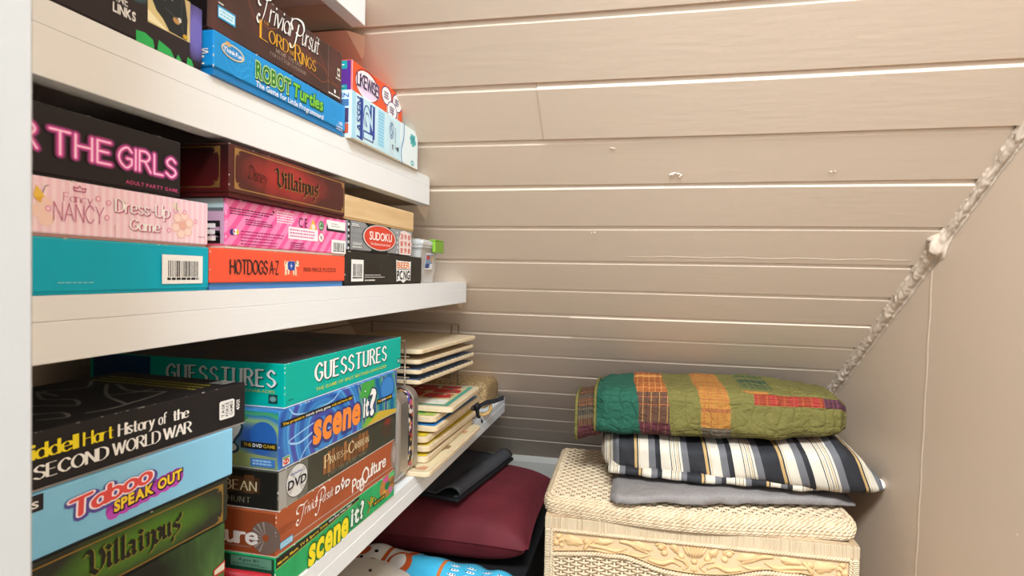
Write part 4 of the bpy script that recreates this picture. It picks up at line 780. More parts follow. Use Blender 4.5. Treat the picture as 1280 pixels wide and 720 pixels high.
tinpart(-.0425, .001, 0, m_tin).build('tin_base', o); tinpart(.013, .0425, 0, m_tin).build('tin_lid', o); tinpart(-.008, .016, .0012, m_band, False).build('patterned_band', o)
m_brd = NT('birch_board', .55); o_ = m_brd.obj(); m_brd.col(m_brd.ramp(m_brd.noise(o_, 10, 3, .4, (2, 10, 2)), [(.2, '#cdb38e'), (.8, '#dcc7a6')])); m_brd = m_brd.m
def board(label, cx, cy, z0, lx, ly, th, rz, art, seed=0, tilt=0):
    """lx along X, ly along Y; cx, cy = corner nearest the camera"""
    c, s_ = math.cos(rz), math.sin(rz); ox, oy = -lx/2, ly/2
    o = thing('wooden_puzzle', label, 'puzzle', (cx+c*ox-s_*oy, cy+s_*ox+c*oy, z0), rz, 'flat wooden tray puzzles'); o.rotation_euler[0] = tilt
    pts = rrect(0, 0, lx, ly, .012, 5); b = MB(); n = len(pts); ins = rrect(0, 0, lx-.003, ly-.003, .011, 5)
    vs = [(x, y, .0012) for x, y in ins]; vs = [(x, y, 0) for x, y in ins]+[(x, y, .0015) for x, y in pts]+[(x, y, th-.0015) for x, y in pts]+[(x, y, th) for x, y in ins]; fs = [tuple(range(n))[::-1], tuple(range(3*n, 4*n))]
    for q in range(3):
        for k in range(n): fs.append((q*n+k, q*n+(k+1) % n, (q+1)*n+(k+1) % n, (q+1)*n+k))
    b.add(vs, fs, m_brd); b.build('board', o)
    b = MB(); art(b, lx-.024, ly-.024, th, random.Random(seed)); b.build('picture', o)
    return o
def sheet(b, x0, y0, x1, y1, z, m): b.add([(x0, y0, z), (x1, y0, z), (x1, y1, z), (x0, y1, z)], [(0, 1, 2, 3)], m)
def art_map(b, w, h, z, r):
    sheet(b, -w/2, -h/2, w/2, h/2, z+.0002, M('#4f9a84')); sheet(b, -w/2+.008, -h/2+.009, w/2-.009, h/2-.009, z+.0004, M('#c9b98c'))
    sheet(b, -w/2+.02, -h/2+.012, w/2-.012, -h/2+.052, z+.0005, M('#e9e2d4'))
    for (x0, y0, x1, y1) in ((.055, -.030, .108, .010), (.060, .018, .112, .055), (.0, -.030, .048, .02), (.01, .028, .055, .085), (.065, .062, .105, .088), (-.06, -.03, -.01, .03), (-.06, .04, .0, .085)):
        n = 11; cx, cy = (x0+x1)/2, (y0+y1)/2; pts = [(cx+(x1-x0)/2*max(-1, min(1, 1.35*math.cos(6.283*k/n)))*r.uniform(1.0, 1.18), cy+(y1-y0)/2*max(-1, min(1, 1.35*math.sin(6.283*k/n)))*r.uniform(1.0, 1.15)) for k in range(n)]
        b.add([(x, y, z+.0007) for x, y in pts], [tuple(range(n))], M('#b5302f'))
    for k in range(34):
        z += .00002; x, y = r.uniform(-.02, w/2-.012), r.uniform(-h/2+.015, h/2-.012); q = r.uniform(.002, .006); b.add([(x+q*math.cos(a), y+q*.7*math.sin(a), z+.0009) for a in (0, 1.2, 2.4, 3.6, 4.8)], [(0, 1, 2, 3, 4)], M(r.choice(('#6a8a3a', '#3f5fa0', '#c9a23a', '#e8e0d0', '#4f8f6a', '#d8c9a0'))))
def art_col(base, *cs):
    def f(b, w, h, z, r):
        sheet(b, -w/2-.006, -h/2-.006, w/2+.006, h/2+.006, z+.0002, M(base))
        for k in range(28):
            x, y = r.uniform(-w/2, w/2), r.uniform(-h/2, h/2); q = r.uniform(.006, .018); n = 7; b.add([(max(-w/2, min(w/2, x+q*math.cos(6.283*a/n)*r.uniform(.7, 1.2))), max(-h/2, min(h/2, y+q*math.sin(6.283*a/n)*r.uniform(.7, 1.2))), z+.0004+k*.00001) for a in range(n)], [tuple(range(n))], M(r.choice(cs)))
    return f
def art_plain(b, w, h, z, r):
    n = 8; b.add([(-.05+.012*math.cos(6.283*a/n), -h/2+.03+.02*math.sin(6.283*a/n), z+.0003) for a in range(n)], [tuple(range(n))], M('#8fa33f')); b.add([(-.065+.01*math.cos(6.283*a/n), -h/2+.05+.008*math.sin(6.283*a/n), z+.0004) for a in range(n)], [tuple(range(n))], M('#b3a04a'))
def art_dash(b, w, h, z, r):
    art_col('#6f86a8', '#a8453c', '#8f9a5a', '#cfc6b0', '#4a5f8f')(b, w, h, z, r)
    for k in range(14): y = -h/2-.006+(h+.012)*k/14; sheet(b, w/2+.0062, y, w/2+.0105, y+(h+.01)/28, z+.0003, M('#2a2a2c'))
Z7 = ZC_+.0002
board('wide wooden puzzle at the bottom of its pile, sticking out past the shelf edge', -.334, .9140, Z7, .27, .325, .0085, 0, art_col('#d9c7a0', '#8a6a4a', '#c98f6a', '#b5a23f', '#a8627a', '#6f5a3f'), 1)
board('second lowest wooden puzzle of the pile, with a yellow picture', -.353, .9565, Z7+.0095, .27, .30, .0105, .01, art_col('#e0c42f', '#d9b82a', '#8a9a3a', '#e9d860'), 2)
board('third lowest wooden puzzle of the pile, with a yellow picture', -.354, .9665, Z7+.0250, .27, .29, .0105, -.015, art_col('#e0c42f', '#e3cf45', '#c9a12a'), 3)
board('wooden puzzle with a yellow picture directly below the blue one in the pile', -.359, .9690, Z7+.0400, .27, .285, .0105, 0, art_col('#dcc033', '#b9a53a', '#e9d860', '#6a8a3a'), 4)
board('wooden puzzle with a blue picture, third from the top of the pile', -.349, .9900, Z7+.0545, .26, .285, .0100, -.01, art_col('#2f7fc0', '#3f93d0', '#2a6fb0', '#dfe6e8'), 5)
board('small wooden puzzle with a green and yellow picture under the red map puzzle', -.356, 1.0000, Z7+.0685, .25, .16, .0115, .0, art_col('#a9bf5a', '#d8c84a', '#4f9a4a', '#e3dcc0'), 6)
board('topmost wooden puzzle of the pile, with a red and teal map picture', -.332, 1.0240, Z7+.0825, .28, .215, .0100, .03, art_map, 7)
def R2(z): return z
board('lowest tray puzzle in the wire rack, dashed rim and blue-red picture', -.375, .9680, -.1975, .23, .272, .0075, -.085, art_dash, 8)
board('second lowest tray puzzle in the wire rack, dashed rim and greenish picture', -.375, .9680, -.1795, .23, .275, .0075, -.085, art_dash, 9)
board('second highest tray puzzle in the wire rack, with a bare edge', -.376, .9680, -.1620, .23, .272, .0075, -.085, art_plain, 10)
board('highest tray puzzle in the wire rack, plain pale wood with a small green mark', -.372, .9640, -.1435, .23, .276, .0080, -.085, art_plain, 11)
o = thing('wire_rack', 'brown wire puzzle rack straddling the pile of wooden puzzles', 'rack', (-.50, 1.11, ZC_)); m_wire = M('#94826f', .35, .6); r_ = .0014
L0 = Vector((-.50, 1.11, ZC_))
for x, y in ((-.393, .9475), (-.62, .9475), (-.424, 1.292), (-.407, 1.292), (-.62, 1.292)):
    b = MB(); b.tube([(x, y, ZC_+(.0093 if y < 1 else .0006)), (x, y, -.118)], r_, m_wire, 8); b.build('post', o, loc=-L0)
for z in (-.1992, -.1812, -.1637, -.1452, -.2450, -.2950):
    for y in (.9475, 1.292): b = MB(); b.tube([(-.62, y, z), (-.385 if y < 1 else -.405, y, z)], r_*.9, m_wire, 6); b.build('runner', o, loc=-L0)
b = MB(); b.tube([(-.393, .9475, -.118), (-.62, .9475, -.118), (-.62, 1.292, -.118), (-.407, 1.292, -.118)], r_*1.1, m_wire, 8); b.tube([(-.62, .9475, -.2450), (-.62, 1.292, -.2450)], r_, m_wire, 6)
b.build('top_rail', o, loc=-L0)
for z in (-.1992, -.1812, -.1637, -.1452):
    for x in (-.44, -.58): b = MB(); b.tube([(x, .9475, z), (x, 1.292, z)], r_*.8, m_wire, 6); b.build('crossbar', o, loc=-L0)
m_cork = NT('woven_cork', .8); o_ = m_cork.obj(); nz = m_cork.noise(o_, 190, 3, 0, (1, 1, 2)); m_cork.col(m_cork.ramp(nz, [(.3, '#6e5334'), (.5, '#a3845a'), (.7, '#c3a678')])); m_cork.bump(nz, .6, .002); m_cork = m_cork.m
o = thing('cork_block', 'rounded brown cork block at the far end of the lowest shelf', 'block', (-.47, 1.478, ZC_))
b = MB(); b.box((-.10, -.06, 0), (.098, .075, .066), m_cork, .014, 4, True); b.build('cork_body', o)
o = thing('napkin_ring', 'wooden ring tied with black ribbon at the end of the lowest shelf', 'ring', (-.358, 1.345, ZC_), -math.radians(58))
b = MB(); N = 26; b.tube([(.0+.004*math.sin(6.283*k/N), .017*math.cos(6.283*k/N), .0195+.0155*math.sin(6.283*k/N)) for k in range(N)], [.0042*(1+.18*math.sin(k*2.6)) for k in range(N)], M('#c69d62', .5), 8, True); b.build('ring', o)
b = MB(); KB = M('#17161a', .55)
def strip(pts, w, th=.0008):
    vs = []; fs = []
    for (x, y, z) in pts: vs += [(x, y, z-w/2), (x, y, z+w/2), (x+th, y, z+w/2), (x+th, y, z-w/2)]
    for i in range(len(pts)-1):
        for k in range(4): fs.append((i*4+k, i*4+(k+1) % 4, i*4+4+(k+1) % 4, i*4+4+k))
    fs += [(0, 1, 2, 3), tuple(len(vs)-4+k for k in range(4))]; b.add(vs, fs, KB)
b.sphere((.004, -.018, .026), (.007, .009, .010), KB, 10, 8)
strip([(.006, -.018, .026), (.010, .002, .036), (.013, .022, .039), (.016, .044, .047)], .011)
b.tube([(.005, -.020, .024), (.009, -.030, .034), (.009, -.034, .022), (.006, -.024, .015)], .0045, KB, 8); b.tube([(.005, -.018, .022), (.008, -.016, .006), (.010, -.006, -.010)], [.005, .004, .0025], KB, 8); b.tube([(.005, -.022, .022), (.009, -.030, .006), (.010, -.028, -.004)], [.005, .004, .002], KB, 8); b.build('ribbon', o)

# ------------------------------------------------------------------ below the lowest shelf
b = MB(); o = thing('storage_crate', 'dark low storage crate on the floor beneath the maroon cushion', 'crate', (-.44, 1.25, FLOOR))
frus(b, -.215, .19, -.40, .36, 0, -.225, .205, -.42, .40, .207, M('#2c2a2b', .6)); b.build('crate_body', o)
b = MB(); b.box((-.232, -.428, .204), (.212, .408, .218), M('#262425', .6), .004); b.build('crate_lid', o)
ZF = FLOOR+.218
def grid(f, nu, nv, m, closed_v=False, uvf=None):
    b = MB(); vs = []; fs = []; uv = []
    for i in range(nu+1):
        for j in range(nv+(0 if closed_v else 1)):
            vs.append(f(i/nu, j/nv)); uv.append((i/nu, j/nv))
    W_ = nv if closed_v else nv+1
    for i in range(nu):
        for j in range(nv):
            j2 = (j+1) % W_ if closed_v else j+1; fs.append((i*W_+j, (i+1)*W_+j, (i+1)*W_+j2, i*W_+j2))
    b.add(vs, fs, m, True); b.uv = uv; return b
def nz3(x, y, z, s=1): return mathutils.noise.noise(Vector((x*s, y*s, z*s)))
def sgp(v, p): return math.copysign(abs(v)**p, v)
# cushion
m_vel = NT('maroon_velvet', .75); o_ = m_vel.obj(); m_vel.col(m_vel.ramp(m_vel.noise(o_, 14, 3, .5), [(.2, '#561a20'), (.8, '#6e242b')])); m_vel.bump(m_vel.noise(o_, 500, 2), .15, .0005); m_vel.b.inputs['Sheen Weight'].default_value = .35; m_vel.b.inputs['Sheen Roughness'].default_value = .4; m_vel.b.inputs['Sheen Tint'].default_value = lin('#b05058'); m_vel = m_vel.m
o = thing('cushion', 'plump maroon velvet cushion on the floor pile left of the wicker chest', 'cushion', (-.437, 1.405, ZF+.002), .01)
def cus(hw, hd, hh):
    b = MB(); N = 44
    for sgn in (1, -1):
        vs = []; fs = []
        for i in range(N+1):
            for j in range(N+1):
                u = -1+2*i/N; v = -1+2*j/N; e = (max(0, 1-abs(u)**4)*max(0, 1-abs(v)**4))**.5
                pin = 1-.05*(1-abs(v)**2)*abs(u)**6; pinv = 1-.05*(1-abs(u)**2)*abs(v)**6
                w = .004*nz3(u*1.3, v*1.3, 3, 1.4)+.003*nz3(u*3, v*3, 8)
                x, y, z = u*hw*pin, v*hd*pinv, hh+sgn*hh*e+(w*e*2 if sgn > 0 else 0)-.0
                vs.append((x, y, z))
        for i in range(N):
            for j in range(N): fs.append((i*(N+1)+j, (i+1)*(N+1)+j, (i+1)*(N+1)+j+1, i*(N+1)+j+1))
        b.add(vs, fs, m_vel, True)
    return b
cb = cus(.216, .212, .066); c_ = cb.build('cushion_cover', o)
b = MB(); N = 90; pts = []
for k in range(N):
    a = 4*k/N; sd = int(a); f = (a-sd)*2-1; u, v = ((f, -1), (1, f), (-f, 1), (-1, -f))[sd]
    pin = 1-.05*(1-abs(v)**2)*abs(u)**6; pinv = 1-.05*(1-abs(u)**2)*abs(v)**6; pts.append((u*.216*pin, v*.212*pinv, .066))
b.tube(pts, .0022, m_vel, 6, True); b.build('piping', o)
# folder
m_lea = NT('black_leatherette', .5); o_ = m_lea.obj(); m_lea.b.inputs['Base Color'].default_value = lin('#454446'); m_lea.bump(m_lea.noise(o_, 420, 3), .3, .0006); m_lea = m_lea.m
zt = ZF+.1405
o = thing('folder', 'black leatherette folder with a rolled flap lying on the maroon cushion', 'folder', (-.475, 1.405, zt), -.16)
b = MB(); b.box((-.125, -.165, 0), (.125, .165, .009), M('#1a191b', .6), .004, 3, True); b.build('back_cover', o)
b = MB(); prof = []
for k in range(13):
    t = k/12; prof.append((-.125+.19*t, .0105+.004*math.sin(t*3.1)))
prof += [(.076, .0190), (.088, .0275), (.102, .0310), (.115, .0270), (.123, .0175), (.119, .0100), (.108, .0095)]
vs = []; fs = []; n = len(prof); NY = 24
for j in range(NY+1):
    y = -.158+.318*j/NY
    for k, (x, z) in enumerate(prof): vs.append((x, y+.004*nz3(x*20, y*8, 1), z+.0014*nz3(x*30, y*25, 2)+(.003*math.exp(-((y+.15)/.02)**2) if 12 < k < 18 else 0)))
    for k, (x, z) in enumerate(prof): vs.append((x, y+.004*nz3(x*20, y*8, 1), max(.0092, z-.002)+.0014*nz3(x*30, y*25, 2)))
for j in range(NY):
    for k in range(n-1):
        a = j*2*n+k; fs.append((a, a+1, a+2*n+1, a+2*n)); fs.append((a+n, a+n+1, a+3*n+1, a+3*n))
for j in (0, NY):
    for k in range(n-1): a = j*2*n+k; fs.append((a, a+1, a+n+1, a+n))
b.add(vs, fs, m_lea, True); b.build('flap', o)
b = MB(); b.box((-.03, -.163, .0085), (.012, -.150, .0105), M('#3f7fb5', .4), .0008); b.build('blue_tab', o)
# plastic snack bag
m_bag = NT('glossy_film', .16); uvn = m_bag.uv(); sp_ = m_bag.n('ShaderNodeSeparateXYZ'); m_bag.l(uvn, sp_.inputs[0])
cl = m_bag.ramp(sp_.outputs[0], [(0, '#b9552c'), (.10, '#e9e3dc'), (.235, '#c85a2c'), (.26, '#e4ddd6'), (.36, '#c9602e'), (.40, '#47b4d8'), (.58, '#c8743a'), (.60, '#47b4d8'), (1, '#47b4d8')], True); m_bag.col(cl)
m_bag.bump(m_bag.noise(m_bag.obj(), 28, 3, .6, (1, 2.4, 2.4)), .35, .004); m_bag = m_bag.m
o = thing('plastic_bag', 'glossy blue, orange and white plastic packet between cushion and plush toy', 'packet', (-.405, 1.122, ZF+.001), -.15)
def fbag(u, v):
    x = -.19+.38*u; a = 2*math.pi*v; e = min(1, 8*u, 8*(1-u)); k = (.25+.75*math.sqrt(max(0, e)))
    wv = 1+.14*nz3(x*22, math.cos(a)*1.2, math.sin(a)*1.2)+.05*math.sin(x*90)
    return (x, .040*math.cos(a)*wv*(.9+.1*k), .031+.031*k*math.sin(a)*wv*(1 if math.sin(a) > 0 else .98))
b = grid(fbag, 90, 28, m_bag, True); b.build('film', o)
b = MB(); ro = M('#c2562a', .2); 
def patch(u0, v0, ru, rv, m, lift, n=22):
    pts = []
    for k in range(n):
        p_ = Vector(fbag(u0+ru*math.cos(6.283*k/n), v0+rv*math.sin(6.283*k/n))); a = 2*math.pi*(v0+rv*math.sin(6.283*k/n)); pts.append(p_+Vector((0, math.cos(a), math.sin(a)))*lift)
    c0 = Vector(fbag(u0, v0)); a = 2*math.pi*v0; pts.append(c0+Vector((0, math.cos(a), math.sin(a)))*(lift+.0004)); b.add(pts, [(k, (k+1) % n, n) for k in range(n)], m, True)
patch(.35, .36, .075, .11, ro, .0012); patch(.345, .355, .048, .07, M('#ece6de', .2), .0022); patch(.10, .30, .05, .06, ro, .0012); patch(.20, .42, .04, .05, M('#8a2f22', .2), .0012)
for (u0, v0) in ((.12, .38), (.19, .30)): patch(u0, v0, .012, .016, BLK, .0016)
b.build('printed_motif', o, recalc=False); b = MB()
for k, u0 in enumerate((.66, .75, .84, .92)):
    for j in range(4):
        patch(u0+.006*(j % 2), .27+.045*j, .026, .012, M('#f0f2f2', .2), .0014); 
        for q in range(3): patch(u0-.016+.016*q, .27+.045*j, .005, .006, M('#3a4650', .3), .0022)
b.build('printed_text', o, recalc=False)
# plush toy
m_pl = NT('cream_plush', .9); o_ = m_pl.obj(); m_pl.b.inputs['Base Color'].default_value = lin('#b9ac9b'); m_pl.bump(m_pl.noise(o_, 320, 3), .5, .0012); m_pl.b.inputs['Sheen Weight'].default_value = .3; m_pl = m_pl.m
o = thing('plush_toy', 'round cream plush toy in front of the blue packet, under the lowest shelf', 'plush toy', (-.475, .945, ZF+.002), .1)
def fpl(u, v):
    th = math.pi*u; ph = 2*math.pi*v; x, y, z = math.sin(th)*math.cos(ph), math.sin(th)*math.sin(ph), math.cos(th)
    s_ = 1+.035*nz3(x*1.6, y*1.6, z*1.6)-.06*math.exp(-((x-.55)/.08)**2)*max(0, z)
    return (x*.112*s_, y*.088*s_, .063+.0625*z*s_)
b = grid(fpl, 36, 48, m_pl, True); b.build('body', o)
b = MB(); b.sphere((.098, -.01, .042), (.042, .052, .0415), m_pl, 24, 16); b.build('arm', o)
b = MB(); b.sphere((.028, -.012, .1235), (.0032, .0032, .0026), M('#2a2523', .3), 10, 6); b.build('eye', o)

# ------------------------------------------------------------------ wicker chest
m_wk = NT('wicker_straw', .55); o_ = m_wk.obj(); m_wk.col(m_wk.ramp(m_wk.noise(o_, 60, 3), [(.25, '#c6aa88'), (.75, '#dcc3a2')])); m_wk = m_wk.m
def cane(name, d, period):
    t = NT(name, .5); o_ = t.obj(); v = t.math('MULTIPLY', t.dot(o_, d), 6.283/period); s_ = t.math('SINE', v)
    mp_ = [1.2 if q else 55 for q in (d[0] == 0, d[1] == 0, d[2] == 0)]; mp_ = tuple((260 if d[i] else 5) for i in range(3))
    nn = t.noise(o_, 1, 2, 0, mp_); t.col(t.ramp(nn, [(.25, '#a98a66'), (.42, '#cfb492'), (.8, '#dac2a2')])); t.bump(t.math('ADD', s_, t.math('MULTIPLY', nn, 2.0)), .6, .0012); return t.m
m_cv = cane('cane_wrap_upright', (1, 0, 0), .0034); m_ch = cane('cane_wrap_level', (0, 0, 1), .0034)
m_carv = NT('carved_wood', .5); o_ = m_carv.obj(); m_carv.col(m_carv.ramp(m_carv.noise(o_, 25, 3, .5, (1, 1, 3)), [(.2, '#cd9f6c'), (.8, '#dcb684')])); m_carv = m_carv.m
m_carb = M('#cfae86', .6)
o = thing('wicker_chest', 'cream wicker chest with carved floral front, stacked with folded bedding', 'chest', (.105, 1.3325, FLOOR), math.radians(1.36))
ZL = -.440-FLOOR   # lid top above the base
bw, bd = .2855, .170; bt = ZL-.038
b = MB()
t_ = .012
for (x0, y0, x1, y1) in ((-bw, -bd+.004, bw, -bd+t_), (-bw, bd-t_, bw, bd), (-bw, -bd+t_, -bw+t_, bd-t_), (bw-t_, -bd+t_, bw, bd-t_)): b.box((x0, y0, .012), (x1, y1, bt), m_ch)
b.box((-bw+t_, -bd+t_, .012), (bw-t_, bd-t_, .02), m_ch); b.build('chest_body', o)
# front: rails, stiles, weave
def rope(b, path, r, m, pitch=.016, n=2, closed=False, per=9, seg=5, ph0=0):
    """twisted strands following a path"""
    P = [Vector(p) for p in path]; L_ = [0]
    for a, c in zip(P, P[1:]): L_.append(L_[-1]+(c-a).length)
    N = max(8, int(L_[-1]/pitch*per)); pts = []; k = 0
    for i in range(N+1):
        s_ = L_[-1]*i/N
        while k < len(P)-2 and L_[k+1] < s_: k += 1
        f = (s_-L_[k])/max(1e-9, L_[k+1]-L_[k]); pts.append((P[k].lerp(P[k+1], f), (P[k+1]-P[k]).normalized(), s_))
    for q in range(n):
        out = []
        for p_, t, s_ in pts:
            up = Vector((0, 0, 1)) if abs(t.z) < .8 else Vector((0, -1, 0)); x = t.cross(up).normalized(); y = x.cross(t); a = 6.283*(s_/pitch+q/n)+ph0
            out.append(p_+(x*math.cos(a)+y*math.sin(a))*r*.52)
        b.tube(out, r*.62, m, seg)
b = MB(); b.box((-bw, -bd-.004, bt-.024), (bw, -bd+.006, bt-.001), m_cv, .001); b.build('top_rail', o)
for sx in (-1, 1):
    b = MB(); xa, xb = sorted((sx*bw, sx*(bw-.0125))); b.box((xa, -bd-.006, .0), (xb, -bd+.008, bt-.0235), m_ch, .003, 3); b.build('stile', o)
b = MB(); b.box((-bw+.012, -bd-.004, .02), (bw-.012, -bd+.006, .045), m_cv, .001); b.build('bottom_rail', o)
fx = bw-.0145; ztop = bt-.0255
scal = [(-fx, -.049), (-.19, -.040), (-.165, -.0405), (-.13, -.040), (-.10, -.047), (-.06, -.058), (0, -.0625), (.06, -.058), (.10, -.047), (.13, -.040), (.165, -.0405), (.19, -.040), (fx, -.049)]
sc = cr(scal, 8)
b = MB(); rope(b, [(-fx, -bd-.005, .05), (-fx, -bd-.005, ztop), (fx, -bd-.005, ztop), (fx, -bd-.005, .05)], .0036, m_wk, .011); b.build('braid_border', o)
b = MB(); rope(b, [(x, -bd-.005, ztop+z) for x, z in sc], .0042, m_wk, .012); b.build('scalloped_braid', o)
b = MB(); pts = [(-fx, -.001), (fx, -.001)]+[(x, z+.004) for x, z in reversed(sc)]
vs = [(x, -bd-.0015, ztop+z) for x, z in pts]; b.add(vs, [tuple(range(len(vs)))], m_carb); b.tube([(x, -bd-.003, ztop+z+.007) for x, z in sc], .0012, m_carv, 6)
def leaf(x, z, l, w, an, hgt=.0048, lobes=3):
    l *= 1.12; w *= 1.25
    c, s_ = math.cos(an), math.sin(an); N = 16; vs = []; 
    for k in range(N):
        a = 6.283*k/N; rr_ = 1+.16*math.cos(a*lobes*2); px, pz = l*math.cos(a)*rr_, w*math.sin(a)*rr_*(1-.35*math.cos(a)); vs.append((x+px*c-pz*s_, -bd-.0016, ztop+z+px*s_+pz*c))
    n0 = len(vs)
    for k in range(N): p_ = vs[k]; vs.append((x+(p_[0]-x)*.62, -bd-.0016-hgt*.8, ztop+z+(p_[2]-ztop-z)*.62))
    vs.append((x, -bd-.0016-hgt, ztop+z)); fs = [(k, (k+1) % N, N+(k+1) % N, N+k) for k in range(N)]+[(N+k, N+(k+1) % N, 2*N) for k in range(N)]
    b.add(vs, fs, m_carv, True); b.tube([(x-l*.85*c, -bd-.0016-hgt, ztop+z-l*.85*s_), (x+l*.85*c, -bd-.0018-hgt, ztop+z+l*.85*s_)], .0005, m_carb, 4)
def scroll(pts, r=.0026):
    r *= 1.35
    q = cr(pts, 6); n = len(q); b.tube([(x, -bd-.0022, ztop+z) for x, z in q], [r*(.45+.55*math.sin(math.pi*min(1, .15+k/n))) for k in range(n)], m_carv, 7)
def bud(x, z, r): b.sphere((x, -bd-.002, ztop+z), (r*1.1, .0046, r*.95), m_carv, 10, 8)
for s_ in (-1, 1):
    def X(p): return [(s_*x, z) for x, z in p]
    bud(s_*.258, -.012, .006); bud(s_*.262, -.026, .0065); scroll(X([(.262, -.026), (.252, -.018), (.248, -.024)]), .003); bud(s_*.252, -.030, .004)
    leaf(s_*.228, -.020, .019, .0085, .15*s_); bud(s_*.203, -.018, .007); scroll(X([(.208, -.034), (.200, -.022), (.19, -.014)]), .0032)
    leaf(s_*.170, -.015, .018, .006, -.12*s_); scroll(X([(.20, -.024), (.17, -.026), (.145, -.030), (.125, -.022)]), .0034); scroll(X([(.19, -.032), (.16, -.034), (.14, -.034)]), .0024)
    scroll(X([(.140, -.010), (.12, -.012), (.10, -.022), (.085, -.028)]), .0034); leaf(s_*.098, -.017, .019, .008, .25*s_); scroll(X([(.12, -.033), (.10, -.036), (.08, -.030)]), .0024)
    bud(s_*.062, -.013, .0065); bud(s_*.055, -.024, .006); scroll(X([(.072, -.010), (.062, -.006), (.053, -.012), (.058, -.02)]), .0025); scroll(X([(.085, -.040), (.06, -.044), (.04, -.038), (.024, -.046)]), .0036)
    leaf(s_*.036, -.013, .011, .006, 1.0*s_); bud(s_*.024, -.027, .006); scroll(X([(.036, -.030), (.02, -.034), (.012, -.044), (.02, -.052)]), .0028)
for k in range(-3, 4): leaf(.0055*k, -.016+.0007*abs(k), .0115, .003, math.pi/2-k*.17)
bud(0, -.034, .006); leaf(0, -.048, .008, .005, math.pi/2); b.build('carved_panel', o)
# woven front below the scallop
def weave_front():
    b = MB(); z0, z1 = .05, ztop-.036; px, pz = .0148, .0056; nx = int(2*fx/px); import bisect
    def zlim(x):
        for (xa, za), (xb, zb) in zip(sc, sc[1:]):
            if xa <= x <= xb: return ztop+za+(zb-za)*(x-xa)/(xb-xa)-.001
        return ztop-.05
    for i in range(nx+1):
        x = -fx+.004+i*px; b.tube([(x, -bd-.0005, z0), (x, -bd-.0005, zlim(max(-fx+.001, min(fx-.001, x))))], .0023, m_wk, 5)
    rows = int((z1-z0)/pz)
    for r in range(rows):
        z = z0+r*pz; run = []; per = 4
        for k in range(nx*per+1):
            x = -fx+.004+k*px/per
            if z > zlim(max(-fx+.001, min(fx-.001, x))):
                if len(run) > 2: b.tube(run, .00245, m_wk, 5, cap=False)
                run = []; continue
            run.append((x, -bd-.0008-.0034*math.cos(math.pi*(k/per+r)), z+.0004*math.sin(k*1.3+r)))
        if len(run) > 2: b.tube(run, .00245, m_wk, 5, cap=False)
    return b
weave_front().build('woven_panel', o)
# lid: outline (local x, y), slightly bowed front, rounded corners
def out_pts(inset=0):
    P = []
    xl, xr, yb = -.292+inset, .292-inset, .185-inset
    def yf(x): t = x/.292; return -.176-.012*math.cos(t*math.pi*1.0)*1.0+.006*math.sin(t*2.2)+inset
    r = max(.006, .032-inset*.6)
    def arc(cx, cy, a0, a1):
        for k in range(7): a = math.radians(a0+(a1-a0)*k/6); P.append((cx+r*math.cos(a), cy+r*math.sin(a)))
    P.append((xl, yb)); P.append((xl, 0))
    arc(xl+r, yf(xl+r)+r, 180, 270)
    for k in range(1, 24): x = xl+r+(xr-xl-2*r)*k/24; P.append((x, yf(x)))
    arc(xr-r, yf(xr-r)+r, 270, 360); P.append((xr, 0)); P.append((xr, yb)); return P
def dens(P, st=.01):
    o2 = [P[0]]
    for a, c in zip(P, P[1:]):
        n = max(1, int(math.hypot(c[0]-a[0], c[1]-a[1])/st))
        for k in range(1, n+1): o2.append((a[0]+(c[0]-a[0])*k/n, a[1]+(c[1]-a[1])*k/n))
    return o2
b = MB(); rows = [(.0125, ZL-.0046), (.0070, ZL-.0085), (.0036, ZL-.0135), (.0025, ZL-.0190), (.0030, ZL-.0250), (.0045, ZL-.0310)]
for k, (ins, z) in enumerate(rows): rope(b, [(x, y, z) for x, y in dens(out_pts(ins))], .0044, m_wk, .020, 2, per=10, seg=5, ph0=k*1.9)
# solid core under the ropes
ring = [out_pts(i) for i in (.019, .012, .007, .005, .008, .016, .034)]; zz = [ZL-.006, ZL-.007, ZL-.013, ZL-.022, ZL-.033, ZL-.0345, ZL-.0345]; n = len(ring[0]); vs = [(x, y, z) for R__, z in zip(ring, zz) for x, y in R__]; fs = []
for q in range(6):
    for k in range(n-1): fs.append((q*n+k, q*n+k+1, (q+1)*n+k+1, (q+1)*n+k))
b.add(vs, fs, m_wk, True); b.tube([(x, y, ZL-.0362) for x, y in dens(out_pts(.0055))], .0024, m_wk, 6); b.box((-.275, .165, ZL-.0345), (.275, .185, ZL-.004), m_wk, .004); b.build('lid_rim', o)
def weave_top():
    b = MB(); oi = out_pts(.0145); xs = [p[0] for p in oi]; px, py = .0106, .0118
    def front(x):
        best = -.14
        for (xa, ya), (xb, yb) in zip(oi, oi[1:]):
            if xa != xb and min(xa, xb) <= x <= max(xa, xb) and ya < 0 and yb < 0: best = min(best, ya+(yb-ya)*(x-xa)/(xb-xa))
        return best
    x0, x1 = min(xs), max(xs); nx = int((x1-x0)/px); fr = [front(x0+i*px) for i in range(nx+1)]
    for i in range(nx+1):
        x = x0+i*px; b.tube([(x, fr[i], ZL-.0042), (x, .17, ZL-.0042)], .0013, m_wk, 5)
    def pair(run):
        for dy in (-.0021, .0021): b.tube([(x, y+dy, z) for x, y, z in run], .0020, m_wk, 5, cap=False)
    ny = int((.17+.19)/py); per = 4
    for r in range(ny):
        y = .168-r*py; run = []
        for k in range(nx*per+1):
            i = k//per; f = fr[min(i, nx)]
            if y < f:
                if len(run) > 2: pair(run)
                run = []; continue
            run.append((x0+k*px/per, y+.0003*math.sin(k+r), ZL-.0038+.0022*math.cos(math.pi*(k/per+r))))
        if len(run) > 2: pair(run)
    return b
weave_top().build('lid_weave', o)

